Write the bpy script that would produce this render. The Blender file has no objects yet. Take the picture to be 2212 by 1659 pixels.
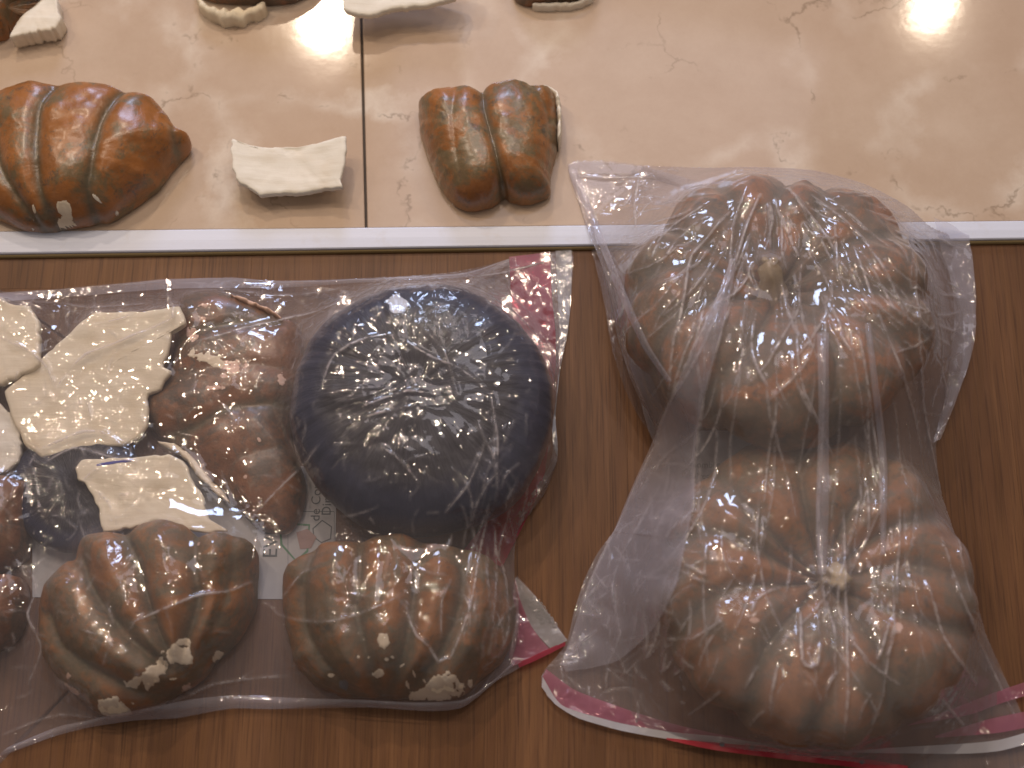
import bpy, math, random
import numpy as np
from mathutils import Vector
from mathutils.bvhtree import BVHTree

random.seed(7); RS = np.random.RandomState(11)
SC = bpy.context.scene; COL = SC.collection

# ------------------------------------------------------------------ camera
TILT = math.radians(18.0); DIST = 1.39; FL = 50.0
CAMP = np.array([0.0, -DIST*math.sin(TILT), DIST*math.cos(TILT)])
cam_d = bpy.data.cameras.new('camera'); cam = bpy.data.objects.new('camera', cam_d); COL.objects.link(cam)
cam.location = CAMP; cam.rotation_euler = (TILT, 0, 0)
cam_d.lens = FL; cam_d.sensor_width = 36.0; cam_d.clip_start = 0.05; cam_d.clip_end = 50
cam_d.dof.use_dof = True; cam_d.dof.focus_distance = 1.37; cam_d.dof.aperture_fstop = 2.8
SC.camera = cam

# ------------------------------------------------------------------ world, exposure
w = bpy.data.worlds.new('World'); SC.world = w; w.use_nodes = True
bg = w.node_tree.nodes['Background']; bg.inputs[0].default_value = (0.88, 0.80, 0.78, 1); bg.inputs[1].default_value = 0.16
SC.view_settings.view_transform = 'Standard'; SC.view_settings.look = 'None'
SC.view_settings.exposure = 0.0; SC.view_settings.gamma = 1.0
SC.cycles.use_denoising = True; SC.cycles.max_bounces = 7; SC.cycles.transparent_max_bounces = 24
SC.cycles.diffuse_bounces = 2; SC.cycles.glossy_bounces = 2; SC.cycles.caustics_reflective = False; SC.cycles.caustics_refractive = False
SC.cycles.sample_clamp_indirect = 4.0

def P(vx, vy, z=0.0):
    u = (vx/2212.0-0.5)*36.0/FL; v = -(vy/1659.0-0.5)*27.0/FL
    d = np.array([u, math.sin(TILT)+v*math.cos(TILT), -math.cos(TILT)+v*math.sin(TILT)])
    t = (z-CAMP[2])/d[2]
    return CAMP+d*t

# ------------------------------------------------------------------ lamps
def area(name, loc, target, size, power, col, shape='DISK', sy=None, spread=None):
    l = bpy.data.lights.new(name, 'AREA'); l.shape = shape; l.size = size
    if sy: l.size_y = sy
    l.energy = power; l.color = col
    if spread: l.spread = math.radians(spread)
    o = bpy.data.objects.new(name, l); COL.objects.link(o); o.location = loc
    o.rotation_euler = (Vector(target)-Vector(loc)).to_track_quat('-Z', 'Y').to_euler()
    return o
def mirror_at(vx, vy, z, height):           # the ceiling point whose reflection a level floor shows at that point
    p = P(vx, vy, z); d = p-CAMP; d = d/np.linalg.norm(d); d[2] = -d[2]
    return tuple(p+d*((height-p[2])/d[2]))
WARM = (1.0, 0.80, 0.60)
L1 = mirror_at(700, 45, 0.009, 2.2); L2 = mirror_at(2015, 12, 0.009, 2.2)
area('ceiling_spot', L1, (-0.1, 0, 0), 0.06, 13, WARM)
area('ceiling_spot', L2, (0.2, 0, 0), 0.038, 5.0, WARM)
area('ceiling_spot', (-1.25, 1.0, 2.2), (-0.2, 0, 0), 0.06, 8, WARM)
area('ceiling_spot', (0.45, -0.75, 2.2), (0.1, 0, 0), 0.045, 1.8, WARM)
area('ceiling_spot', (-0.95, -0.55, 2.2), (-0.1, 0, 0), 0.045, 1.8, WARM)
for x_, y_, p_ in ((-0.75, 0.55, 3.5), (0.60, 0.55, 3.0), (0.05, 0.92, 4.0), (-1.9, 1.6, 6.0), (1.8, 1.3, 4.5), (-0.42, 0.90, 3.5)):
    area('ceiling_spot', (x_, y_, 2.2), (x_*0.5, y_*0.5, 0), 0.05, p_, WARM)
area('window', (-0.25, 3.2, 1.75), (0.1, 0.0, 0.0), 0.9, 44, (0.56, 0.68, 1.0), 'RECTANGLE', 0.7)
area('ceiling_panel', (0.2, 1.3, 2.5), (0, 0.2, 0), 1.2, 6.5, (0.95, 0.90, 1.0), 'RECTANGLE', 1.2)

# ------------------------------------------------------------------ helpers
def smooth_closed(pts, n, closed=True):
    pts = [np.array(p, float) for p in pts]; m = len(pts); out = []
    seg = m if closed else m-1
    L = [np.linalg.norm(pts[(i+1) % m]-pts[i]) for i in range(seg)]; T = sum(L)
    cum = np.cumsum([0]+L)
    for k in range(n):
        s = T*k/(n if closed else n-1); i = min(int(np.searchsorted(cum, s, side='right')-1), seg-1)
        t = (s-cum[i])/max(L[i], 1e-9)
        g = (lambda j: pts[j % m]) if closed else (lambda j: pts[min(max(j, 0), m-1)])
        p0, p1, p2, p3 = g(i-1), g(i), g(i+1), g(i+2)
        a = 0.5*((2*p1)+(-p0+p2)*t+(2*p0-5*p1+4*p2-p3)*t*t+(-p0+3*p1-3*p2+p3)*t**3)
        lin = p1+(p2-p1)*t
        out.append(0.6*a+0.4*lin)
    return np.array(out)

_perm = RS.permutation(4096)
def vnoise(x, y, seed=0):
    x = np.asarray(x, float)+seed*17.31; y = np.asarray(y, float)+seed*9.73
    xi = np.floor(x).astype(int); yi = np.floor(y).astype(int); fx = x-xi; fy = y-yi
    fx = fx*fx*fx*(fx*(6*fx-15)+10); fy = fy*fy*fy*(fy*(6*fy-15)+10)
    h = lambda a, b: _perm[(_perm[a & 4095]+b) & 4095]/2048.0-1
    return (h(xi, yi)*(1-fx)+h(xi+1, yi)*fx)*(1-fy)+(h(xi, yi+1)*(1-fx)+h(xi+1, yi+1)*fx)*fy
def fbm(x, y, o=4, seed=0):
    r = 0; a = 1.0
    for k in range(o):
        r = r+a*vnoise(x*2**k, y*2**k, seed+k*3); a *= 0.5
    return r
def polydist(X, Y, poly):
    """distance of every point to a polyline (world xy), and arc parameter 0..1"""
    best = np.full(np.shape(X), 1e9); par = np.zeros(np.shape(X)); n = len(poly)-1
    for i in range(n):
        a = poly[i][:2]; b = poly[i+1][:2]; ab = b-a; L2_ = max(ab@ab, 1e-12)
        t = np.clip(((X-a[0])*ab[0]+(Y-a[1])*ab[1])/L2_, 0, 1)
        d = np.hypot(X-(a[0]+t*ab[0]), Y-(a[1]+t*ab[1])); m = d < best
        best = np.where(m, d, best); par = np.where(m, (i+t)/n, par)
    return best, par
def inside(X, Y, poly):
    c = np.zeros(np.shape(X), bool); n = len(poly); j = n-1
    for i in range(n):
        xi, yi = poly[i][:2]; xj, yj = poly[j][:2]
        m = ((yi > Y) != (yj > Y)) & (X < (xj-xi)*(Y-yi)/((yj-yi) if abs(yj-yi) > 1e-12 else 1e-12)+xi)
        c ^= m; j = i
    return c

def mk(name, V, F, mat, parent=None, origin=None, smooth=True, attrs=None):
    V = np.asarray(V, float)
    off = np.zeros(3) if origin is None else np.asarray(origin, float)
    if parent is not None: off = np.array(parent['_org'])
    me = bpy.data.meshes.new(name); me.from_pydata((V-off).tolist(), [], [tuple(int(i) for i in f) for f in F])
    if smooth: me.polygons.foreach_set('use_smooth', [True]*len(me.polygons))
    if attrs:
        for k, a in attrs.items():
            at = me.attributes.new(k, 'FLOAT', 'POINT'); at.data.foreach_set('value', np.asarray(a, 'f').ravel())
    me.materials.append(mat); me.update()
    o = bpy.data.objects.new(name, me); COL.objects.link(o)
    if parent is not None: o.parent = parent
    else: o.location = off
    o['_org'] = [float(q) for q in off]
    return o
def tag(o, label=None, cat=None, group=None, kind=None):
    for k, v in (('label', label), ('category', cat), ('group', group), ('kind', kind)):
        if v: o[k] = v
    return o
def thing(name, loc, label, cat, group=None):
    o = bpy.data.objects.new(name, None); COL.objects.link(o); o.location = loc; o['_org'] = [float(q) for q in loc]
    o.empty_display_size = 0.02
    return tag(o, label, cat, group)
def world_mesh(o):
    off = np.array(o['_org']); me = o.data; n = len(me.vertices); a = np.empty(n*3); me.vertices.foreach_get('co', a)
    return (a.reshape(-1, 3)+off).tolist(), [tuple(p.vertices) for p in me.polygons]
def bvh_of(objs):
    V, F = [], []
    for o in objs:
        v, f = world_mesh(o); k = len(V); V += v; F += [tuple(i+k for i in p) for p in f]
    return BVHTree.FromPolygons(V, F)

# ------------------------------------------------------------------ materials
class N:
    def __init__(s, name):
        s.m = bpy.data.materials.new(name); s.m.use_nodes = True; s.t = s.m.node_tree; s.t.nodes.clear()
        s.out = s.t.nodes.new('ShaderNodeOutputMaterial')
    def n(s, typ, **kw):
        nd = s.t.nodes.new('ShaderNode'+typ)
        for k, v in kw.items():
            if k.startswith('_'): setattr(nd, k[1:], v)
            else:
                key = int(k[1:]) if k[0] == 'i' and k[1:].isdigit() else k.replace('0', ' ')
                if hasattr(v, 'is_output'): s.t.links.new(v, nd.inputs[key])
                else: nd.inputs[key].default_value = v
        return nd
    def coord(s, scale=(1, 1, 1), loc=(0, 0, 0), rot=(0, 0, 0), src='Object'):
        c = s.n('TexCoord'); return s.n('Mapping', Vector=c.outputs[src], Scale=scale, Location=loc, Rotation=rot).outputs[0]
    def noise(s, vec, scale, detail=4, rough=0.55, dist=0.0):
        return s.n('TexNoise', Vector=vec, Scale=scale, Detail=detail, Roughness=rough, Distortion=dist).outputs[0]
    def ramp(s, fac, stops):
        r = s.n('ValToRGB', Fac=fac); e = r.color_ramp.elements
        while len(e) < len(stops): e.new(0.5)
        for i, (p, c) in enumerate(stops):
            e[i].position = p; e[i].color = (c, c, c, 1) if not isinstance(c, tuple) else (*c, 1)
        return r.outputs[0]
    def mix(s, fac, a, b, mode='MIX'):
        m = s.n('Mix', _data_type='RGBA', _blend_type=mode)
        for i, v in ((0, fac), (6, a), (7, b)):
            if hasattr(v, 'is_output'): s.t.links.new(v, m.inputs[i])
            else: m.inputs[i].default_value = v if i == 0 else (*v, 1)
        return m.outputs[2]
    def math(s, op, a, b=0.0, c=0.0):
        m = s.n('Math', _operation=op)
        for i, v in enumerate((a, b, c)):
            if hasattr(v, 'is_output'): s.t.links.new(v, m.inputs[i])
            else: m.inputs[i].default_value = v
        return m.outputs[0]
    def bump(s, h, strength=0.3, dist=0.002, normal=None):
        b = s.n('Bump', Height=h, Strength=strength, Distance=dist)
        if normal: s.t.links.new(normal, b.inputs['Normal'])
        return b.outputs[0]
    def pbr(s, col, rough=0.5, normal=None, coat=0.0, coat_rough=0.1, spec=0.5, metal=0.0):
        p = s.n('BsdfPrincipled'); I = p.inputs
        for k, v in (('Base Color', col), ('Roughness', rough), ('Coat Weight', coat), ('Coat Roughness', coat_rough), ('Specular IOR Level', spec), ('Metallic', metal), ('Normal', normal)):
            if v is None: continue
            if hasattr(v, 'is_output'): s.t.links.new(v, I[k])
            else: I[k].default_value = (*v, 1) if k == 'Base Color' else v
        s.t.links.new(p.outputs[0], s.out.inputs[0]); return s.m

def mat_pumpkin(name, orange, olive, mixpos, seed, gloss=0.28, coat=0.5):
    m = N(name); v = m.coord(loc=(seed*0.37, seed*0.21, seed*0.11))
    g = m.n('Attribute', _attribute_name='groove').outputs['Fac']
    big = m.noise(v, 24, 8, 0.72, 0.5)
    patch = m.ramp(big, [(mixpos-0.045, 0.0), (mixpos+0.05, 1.0)])
    fine = m.noise(v, 130, 4, 0.7)
    or2 = m.mix(m.ramp(m.noise(v, 38, 4), [(0.3, 0.0), (0.7, 1.0)]), orange, tuple(c*0.62 for c in orange))
    col = m.mix(m.math('MULTIPLY', patch, 0.85), or2, olive)
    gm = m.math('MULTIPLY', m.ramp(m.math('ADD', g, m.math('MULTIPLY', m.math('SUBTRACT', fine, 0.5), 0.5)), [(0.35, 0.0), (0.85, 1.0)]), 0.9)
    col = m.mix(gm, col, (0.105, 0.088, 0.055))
    col = m.mix(m.math('MULTIPLY', m.ramp(m.noise(v, 60, 6, 0.8, 0.3), [(0.56, 0.0), (0.63, 1.0)]), 0.65), col, (0.06, 0.055, 0.045))
    col = m.mix(m.math('MULTIPLY', m.ramp(fine, [(0.45, 0.0), (0.8, 1.0)]), 0.35), col, (0.42, 0.20, 0.10))
    bm_ = m.bump(m.math('ADD', m.noise(v, 60, 5, 0.6), m.math('MULTIPLY', m.noise(v, 420, 3), 0.3)), 0.5, 0.002)
    return m.pbr(col, m.ramp(big, [(0.3, gloss), (0.7, gloss+0.16)]), bm_, coat, 0.25, 0.4)
M_P1 = mat_pumpkin('painted_plaster_a', (0.35, 0.132, 0.030), (0.13, 0.105, 0.055), 0.53, 1)
M_P2 = mat_pumpkin('painted_plaster_b', (0.34, 0.132, 0.034), (0.13, 0.108, 0.058), 0.51, 5)
M_P3 = mat_pumpkin('painted_plaster_c', (0.31, 0.130, 0.040), (0.12, 0.102, 0.062), 0.495, 9, 0.5, 0.0)
M_P4 = mat_pumpkin('painted_plaster_d', (0.32, 0.138, 0.050), (0.13, 0.105, 0.065), 0.50, 13, 0.5, 0.0)
M_P6 = mat_pumpkin('painted_plaster_mottled', (0.35, 0.14, 0.048), (0.10, 0.082, 0.05), 0.47, 23, 0.5, 0.0)
M_P5 = mat_pumpkin('painted_plaster_dark', (0.24, 0.105, 0.050), (0.090, 0.070, 0.050), 0.50, 17, 0.4)

def mat_cream(name, col, streak_rot=0.3, dirt=0.3):
    m = N(name); v = m.coord(); vs = m.coord(scale=(14, 160, 40), rot=(0, 0, streak_rot))
    st = m.noise(vs, 1.0, 4, 0.6)
    c = m.mix(m.math('MULTIPLY', m.ramp(st, [(0.35, 1.0), (0.6, 0.0)]), dirt), col, tuple(q*f for q, f in zip(col, (0.80, 0.74, 0.66))))
    c = m.mix(m.math('MULTIPLY', m.ramp(m.noise(v, 22, 4), [(0.5, 0.0), (0.72, 1.0)]), dirt), c, (col[0]*0.92, col[1]*0.78, col[2]*0.6))
    b = m.bump(m.math('ADD', st, m.math('MULTIPLY', m.noise(v, 260, 4), 0.3)), 0.4, 0.0014)
    return m.pbr(c, 0.75, b, spec=0.3)
M_CREAM = mat_cream('raw_plaster', (0.78, 0.73, 0.64))
M_CREAM2 = mat_cream('raw_plaster_yellowed', (0.76, 0.67, 0.52), 1.1)
M_CHIP = mat_cream('chipped_plaster', (0.82, 0.71, 0.56), 0.2, 0.35)
M_PINK = mat_cream('pinkish_plaster', (0.68, 0.47, 0.38), 0.2, 0.4)

def mat_film(name, haze=0.16, tint=(0.80, 0.77, 0.88), bump=0.5, rough=0.05, trans=(0.97, 0.965, 0.98), crink=1.0, gloss=1.0, seed=0):
    m = N(name); v = m.coord(loc=(seed, seed*.7, 0))
    dv = m.n('VectorMath', _operation='ADD', i0=v, i1=m.n('VectorMath', _operation='SCALE', i0=m.n('TexNoise', Vector=v, Scale=14.0, Detail=3.0).outputs[1], Scale=0.05).outputs[0]).outputs[0]
    vor = m.n('TexVoronoi', _feature='DISTANCE_TO_EDGE', Vector=dv, Scale=20.0).outputs['Distance']
    vor2 = m.n('TexVoronoi', _feature='DISTANCE_TO_EDGE', Vector=dv, Scale=62.0).outputs['Distance']
    r1 = m.ramp(vor, [(0.0, 1.0), (0.10, 0.0)]); r2 = m.ramp(vor2, [(0.0, 1.0), (0.16, 0.0)])
    where = m.ramp(m.noise(v, 11, 3, 0.6), [(0.47, 0.0), (0.66, 1.0)])
    h = m.math('ADD', m.math('MULTIPLY', r1, 0.22), m.math('MULTIPLY', m.math('MULTIPLY', r2, where), 0.15))
    h = m.math('ADD', h, m.math('MULTIPLY', m.noise(dv, 20, 3, 0.5), 0.8))
    h = m.math('ADD', h, m.math('MULTIPLY', m.math('MULTIPLY', vor2, where), 1.6))
    h = m.math('ADD', h, m.math('MULTIPLY', m.math('MULTIPLY', m.noise(v, 240, 3, 0.6), where), 0.20*crink))
    nb = m.bump(h, bump, 0.0035)
    tr = m.n('BsdfTransparent', Color=(*trans, 1)).outputs[0]
    dcol = (*tint, 1)
    hz = m.n('MixShader', Fac=0.45); 
    m.t.links.new(m.n('BsdfDiffuse', Color=dcol).outputs[0], hz.inputs[1]); m.t.links.new(m.n('BsdfTranslucent', Color=dcol).outputs[0], hz.inputs[2])
    # optical thickness of the film grows as it is seen edge-on
    facing = m.n('LayerWeight', Blend=0.5).outputs['Facing']
    k = m.math('POWER', facing, 3.6)
    cloud = m.math('MULTIPLY', m.ramp(m.noise(v, 7, 4, 0.6), [(0.3, 0.75), (0.7, 1.25)]), haze)
    cw = m.n('Attribute', _attribute_name='crease').outputs['Fac']          # whitened folds; the white haze colour stands in for lamp glints
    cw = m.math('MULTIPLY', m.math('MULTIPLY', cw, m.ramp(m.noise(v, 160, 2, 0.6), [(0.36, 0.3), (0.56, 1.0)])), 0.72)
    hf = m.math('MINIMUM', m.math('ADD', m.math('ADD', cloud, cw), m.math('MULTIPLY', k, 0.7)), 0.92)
    body = m.n('MixShader', Fac=hf); m.t.links.new(tr, body.inputs[1]); m.t.links.new(hz.outputs[0], body.inputs[2])
    gl = m.n('BsdfGlossy', Color=(1, 1, 1, 1), Roughness=rough, Normal=nb).outputs[0]
    fc = m.n('LayerWeight', Blend=0.5, Normal=nb).outputs['Facing']      # Schlick, the same from both sides of the film
    fr = m.math('MINIMUM', m.math('MULTIPLY_ADD', m.math('POWER', fc, 5.0), 0.85, 0.06), 0.55)
    o = m.n('MixShader', Fac=m.math('MULTIPLY', fr, gloss)); m.t.links.new(body.outputs[0], o.inputs[1]); m.t.links.new(gl, o.inputs[2])
    m.t.links.new(o.outputs[0], m.out.inputs[0]); return m.m
M_FILM1 = mat_film('clear_film_crinkled', 0.085, (0.74, 0.68, 0.70), bump=0.8, seed=1)
M_FILM2 = mat_film('clear_film_milky', 0.19, (0.72, 0.66, 0.68), bump=0.6, crink=0.6, seed=5)
M_UNDER = mat_film('clear_film_underside', 0.10, (0.62, 0.58, 0.62), bump=0.35, seed=9)
M_FOLD = mat_film('folded_film', 0.25, (0.80, 0.77, 0.88), bump=0.5, seed=3)
M_WHITE_FILM = mat_film('white_seal_film', 0.80, (0.78, 0.77, 0.82), bump=0.4, rough=0.15, seed=4)
M_RED_FILM = mat_film('red_seal_film', 0.78, (0.50, 0.05, 0.09), bump=0.2, rough=0.1, trans=(0.95, 0.35, 0.42), seed=6)
M_PINK_FILM = mat_film('pink_seal_film', 0.50, (0.66, 0.24, 0.34), bump=0.45, rough=0.1, trans=(0.95, 0.72, 0.78), seed=7)
M_GREY_FILM = mat_film('grey_seal_film', 0.5, (0.60, 0.58, 0.58), bump=0.3, rough=0.12, seed=8)

def mat_flat(name, col, rough=0.6):
    m = N(name); v = m.coord(); c = m.mix(m.noise(v, 60, 3), col, tuple(q*0.85 for q in col)); return m.pbr(c, rough)
M_INK = mat_flat('dark_ink', (0.11, 0.13, 0.15)); M_GREEN = mat_flat('green_ink', (0.10, 0.24, 0.15)); M_REDINK = mat_flat('red_ink', (0.33, 0.22, 0.21))
M_DKRED = mat_flat('dark_red_tape', (0.42, 0.01, 0.03), 0.35); M_BLUEINK = mat_flat('blue_ink', (0.05, 0.06, 0.30)); M_FAINT = mat_flat('faint_grey_ink', (0.25, 0.24, 0.24))
M_LABEL = mat_flat('white_print_panel', (0.42, 0.42, 0.45), 0.5)
M_STEM = mat_cream('dry_stem', (0.36, 0.28, 0.17), 0.1, 0.6)

def mat_wrap():
    m = N('navy_stretch_wrap'); v = m.coord(); g = m.n('Attribute', _attribute_name='groove').outputs['Fac']
    fib = m.n('Attribute', _attribute_name='ang').outputs['Fac']; rad = m.n('Attribute', _attribute_name='rad').outputs['Fac']
    cx = m.n('CombineXYZ', X=m.math('MULTIPLY', fib, 16.0), Y=m.math('MULTIPLY', rad, 1.0), Z=0.0).outputs[0]
    st = m.noise(cx, 6.0, 5, 0.65, 0.6)
    c = m.mix(m.ramp(st, [(0.35, 0.0), (0.7, 1.0)]), (0.010, 0.010, 0.015), (0.040, 0.038, 0.050))
    c = m.mix(m.math('MULTIPLY', m.ramp(rad, [(0.66, 0.0), (0.80, 1.0)]), 0.8), c, (0.016, 0.021, 0.052))
    vor = m.n('TexVoronoi', _feature='DISTANCE_TO_EDGE', Vector=m.n('VectorMath', _operation='ADD', i0=v, i1=m.n('VectorMath', _operation='SCALE', i0=m.n('TexNoise', Vector=v, Scale=20.0).outputs[1], Scale=0.03).outputs[0]).outputs[0], Scale=36.0).outputs['Distance']
    h = m.math('ADD', m.math('MULTIPLY', st, 0.7), m.math('MULTIPLY', m.math('MULTIPLY', vor, 1.0), 1.0))
    return m.pbr(c, 0.34, m.bump(h, 0.5, 0.003), 0.0, 0.1, 0.4)
M_WRAP = mat_wrap()

def mat_marble():
    m = N('beige_marble'); v = m.coord()
    dn = m.n('TexNoise', Vector=v, Scale=5.0, Detail=6.0, Roughness=0.62).outputs[1]
    dv = m.n('VectorMath', _operation='ADD', i0=v, i1=m.n('VectorMath', _operation='SCALE', i0=dn, Scale=0.22).outputs[0]).outputs[0]
    big = m.noise(v, 2.6, 5, 0.6, 0.5)
    c = m.mix(m.ramp(big, [(0.3, 0.0), (0.7, 1.0)]), (0.50, 0.365, 0.27), (0.58, 0.46, 0.36))
    c = m.mix(m.math('MULTIPLY', m.ramp(m.noise(v, 16, 6, 0.7), [(0.35, 1.0), (0.65, 0.0)]), 0.25), c, (0.38, 0.26, 0.175))
    e1 = m.n('TexVoronoi', _feature='DISTANCE_TO_EDGE', Vector=dv, Scale=4.6).outputs['Distance']
    wide = m.math('MULTIPLY', m.ramp(e1, [(0.0, 1.0), (0.09, 0.0)]), m.ramp(m.noise(v, 8, 3), [(0.42, 0.0), (0.62, 1.0)]))
    c = m.mix(m.math('MULTIPLY', wide, 0.65), c, (0.74, 0.66, 0.57))
    thin = m.math('MULTIPLY', m.ramp(e1, [(0.0, 1.0), (0.012, 0.0)]), m.ramp(m.noise(v, 13, 4, 0.7), [(0.52, 0.0), (0.60, 1.0)]))
    e2 = m.n('TexVoronoi', _feature='DISTANCE_TO_EDGE', Vector=m.n('VectorMath', _operation='ADD', i0=dv, i1=(3.1, 1.7, 0)).outputs[0], Scale=7.5).outputs['Distance']
    thin2 = m.math('MULTIPLY', m.ramp(e2, [(0.0, 1.0), (0.014, 0.0)]), m.ramp(m.noise(v, 9, 4, 0.7), [(0.56, 0.0), (0.64, 1.0)]))
    c = m.mix(m.math('MULTIPLY', m.math('MAXIMUM', thin, m.math('MULTIPLY', thin2, 0.7)), 0.62), c, (0.20, 0.14, 0.09))
    c = m.mix(m.math('MULTIPLY', m.ramp(m.noise(v, 380, 3, 0.7), [(0.4, 0.0), (0.75, 1.0)]), 0.10), c, (0.42, 0.30, 0.22))
    return m.pbr(c, m.ramp(m.noise(v, 5, 3), [(0.3, 0.075), (0.7, 0.11)]), m.bump(m.noise(v, 30, 3), 0.04, 0.002), 0.0, spec=0.45)
M_MARBLE = mat_marble()

def mat_wood():
    m = N('oak_laminate'); oi = m.n('ObjectInfo').outputs['Random']
    tc = m.n('TexCoord').outputs['Object']
    sh = m.n('VectorMath', _operation='ADD', i0=tc, i1=m.n('CombineXYZ', X=m.math('MULTIPLY', oi, 7.0), Y=m.math('MULTIPLY', oi, 31.0), Z=0.0).outputs[0]).outputs[0]
    def mp(s): return m.n('Mapping', Vector=sh, Scale=s).outputs[0]
    warp = m.n('VectorMath', _operation='SCALE', i0=m.n('TexNoise', Vector=mp((5, 1.2, 1)), Scale=1.6, Detail=2.0).outputs[1], Scale=0.11).outputs[0]
    gv = m.n('VectorMath', _operation='ADD', i0=mp((1, 0.10, 1)), i1=warp).outputs[0]
    rings = m.n('TexWave', _wave_type='BANDS', _bands_direction='X', Vector=gv, Scale=24.0, Distortion=3.5, Detail=3.0).outputs['Fac']
    broad = m.noise(mp((16, 1.3, 1)), 1.0, 4, 0.6, 0.3)
    c = m.mix(m.ramp(broad, [(0.3, 0.0), (0.7, 1.0)]), (0.088, 0.037, 0.014), (0.200, 0.093, 0.039))
    c = m.mix(m.math('MULTIPLY', m.ramp(rings, [(0.2, 1.0), (0.7, 0.0)]), 0.38), c, (0.12, 0.052, 0.024))
    pores = m.noise(mp((430, 11, 1)), 1.0, 3, 0.6)
    c = m.mix(m.math('MULTIPLY', m.ramp(pores, [(0.50, 0.0), (0.68, 1.0)]), 0.62), c, (0.050, 0.020, 0.010))
    lt = m.noise(mp((210, 6, 1)), 1.0, 3, 0.6)
    c = m.mix(m.math('MULTIPLY', m.ramp(lt, [(0.52, 0.0), (0.75, 1.0)]), 0.22), c, (0.30, 0.155, 0.078))
    kn = m.n('TexVoronoi', Vector=mp((6.0, 3.2, 1)), Scale=1.0).outputs['Distance']
    c = m.mix(m.math('MULTIPLY', m.ramp(kn, [(0.02, 1.0), (0.10, 0.0)]), 0.55), c, (0.08, 0.033, 0.018))
    c = m.mix(m.math('MULTIPLY', oi, 0.12), c, (0.10, 0.05, 0.03))
    return m.pbr(c, 0.42, m.bump(m.math('SUBTRACT', 1.0, pores), 0.25, 0.0006), spec=0.22)
M_WOOD = mat_wood()
def mat_trim():
    m = N('pale_aluminium'); v = m.coord(scale=(3, 400, 400)); c = m.mix(m.noise(v, 1, 3), (0.63, 0.67, 0.82), (0.70, 0.74, 0.88))  # blue of the window's reflection is put into the base colour
    c = m.mix(m.math('MULTIPLY', m.ramp(m.noise(m.coord(), 45, 5, 0.7), [(0.55, 0.0), (0.7, 1.0)]), 0.25), c, (0.55, 0.52, 0.52))
    return m.pbr(c, 0.42, m.bump(m.noise(v, 1, 3), 0.08, 0.001), spec=0.5, metal=0.0)
M_TRIM = mat_trim(); M_BRASS = mat_flat('aged_brass_edge', (0.30, 0.22, 0.10), 0.35); M_GROUT = mat_flat('dark_grout', (0.10, 0.075, 0.055), 0.9)

# ------------------------------------------------------------------ setting: floor, marble, trim
MZ = 0.009                                                   # the marble stands this far above the laminate
def box(name, x0, x1, y0, y1, z0, z1, mat, parent=None, origin=None, bev=0.0006):
    b = bev
    V = [(x0, y0, z0), (x1, y0, z0), (x1, y1, z0), (x0, y1, z0), (x0, y0, z1-b), (x1, y0, z1-b), (x1, y1, z1-b), (x0, y1, z1-b),
         (x0+b, y0+b, z1), (x1-b, y0+b, z1), (x1-b, y1-b, z1), (x0+b, y1-b, z1)]
    F = [(3, 2, 1, 0)]+[(i, (i+1) % 4, 4+(i+1) % 4, 4+i) for i in range(4)]+[(4+i, 4+(i+1) % 4, 8+(i+1) % 4, 8+i) for i in range(4)]+[(8, 9, 10, 11)]
    return mk(name, V, F, mat, parent, origin, smooth=False)
fl = box('wood_floor', -1.6, 1.6, -1.4, 1.6, -0.03, -0.0085, M_GROUT); tag(fl, kind='structure')
seams = [P(v, 900)[0] for v in (108, 523, 938, 1353, 1768, 2183)]; pw = seams[1]-seams[0]
xs = [seams[0]-k*pw for k in (4, 3, 2, 1)]+seams+[seams[-1]+k*pw for k in (1, 2, 3, 4)]
for i in range(len(xs)-1):
    cut = [0.33, -0.62, -0.95, 0.1, -1.1, -0.9, 0.2, -1.2, -1.0, -1.15, 0.3, -0.7, 0.2][i % 13]
    for (a, b) in ((-1.4, cut), (cut, 1.6)):
        if b-a < 0.05: continue
        box('plank', xs[i]+0.00003, xs[i+1]-0.00003, a+0.00003, b-0.00003, -0.0080, 0.0, M_WOOD, fl, bev=0.00012)

ea, eb = P(0, 502, MZ), P(2212, 479, MZ)                      # rear edge of the trim
fa, fb = P(0, 553, 0.002), P(2212, 521, 0.002)                # front edge
def ext(a, b, x): t = (x-a[0])/(b[0]-a[0]); return a+(b-a)*t
mbase = mk('marble_floor', [(-1.6, ext(ea, eb, -1.6)[1]+.002, 0.0006), (1.6, ext(ea, eb, 1.6)[1]+.002, 0.0006), (1.6, 1.6, 0.0006), (-1.6, 1.6, 0.0006),
     (-1.6, ext(ea, eb, -1.6)[1]+.002, 0.0050), (1.6, ext(ea, eb, 1.6)[1]+.002, 0.0050), (1.6, 1.6, 0.0050), (-1.6, 1.6, 0.0050)],
     [(3, 2, 1, 0), (4, 5, 6, 7), (0, 1, 5, 4), (1, 2, 6, 5), (2, 3, 7, 6), (3, 0, 4, 7)], M_GROUT, smooth=False)
tag(mbase, kind='structure')
ja, jb = P(781, 60, MZ), P(791, 492, MZ)                     # the joint
def jx(y): return ja[0]+(jb[0]-ja[0])*(y-ja[1])/(jb[1]-ja[1])
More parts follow.
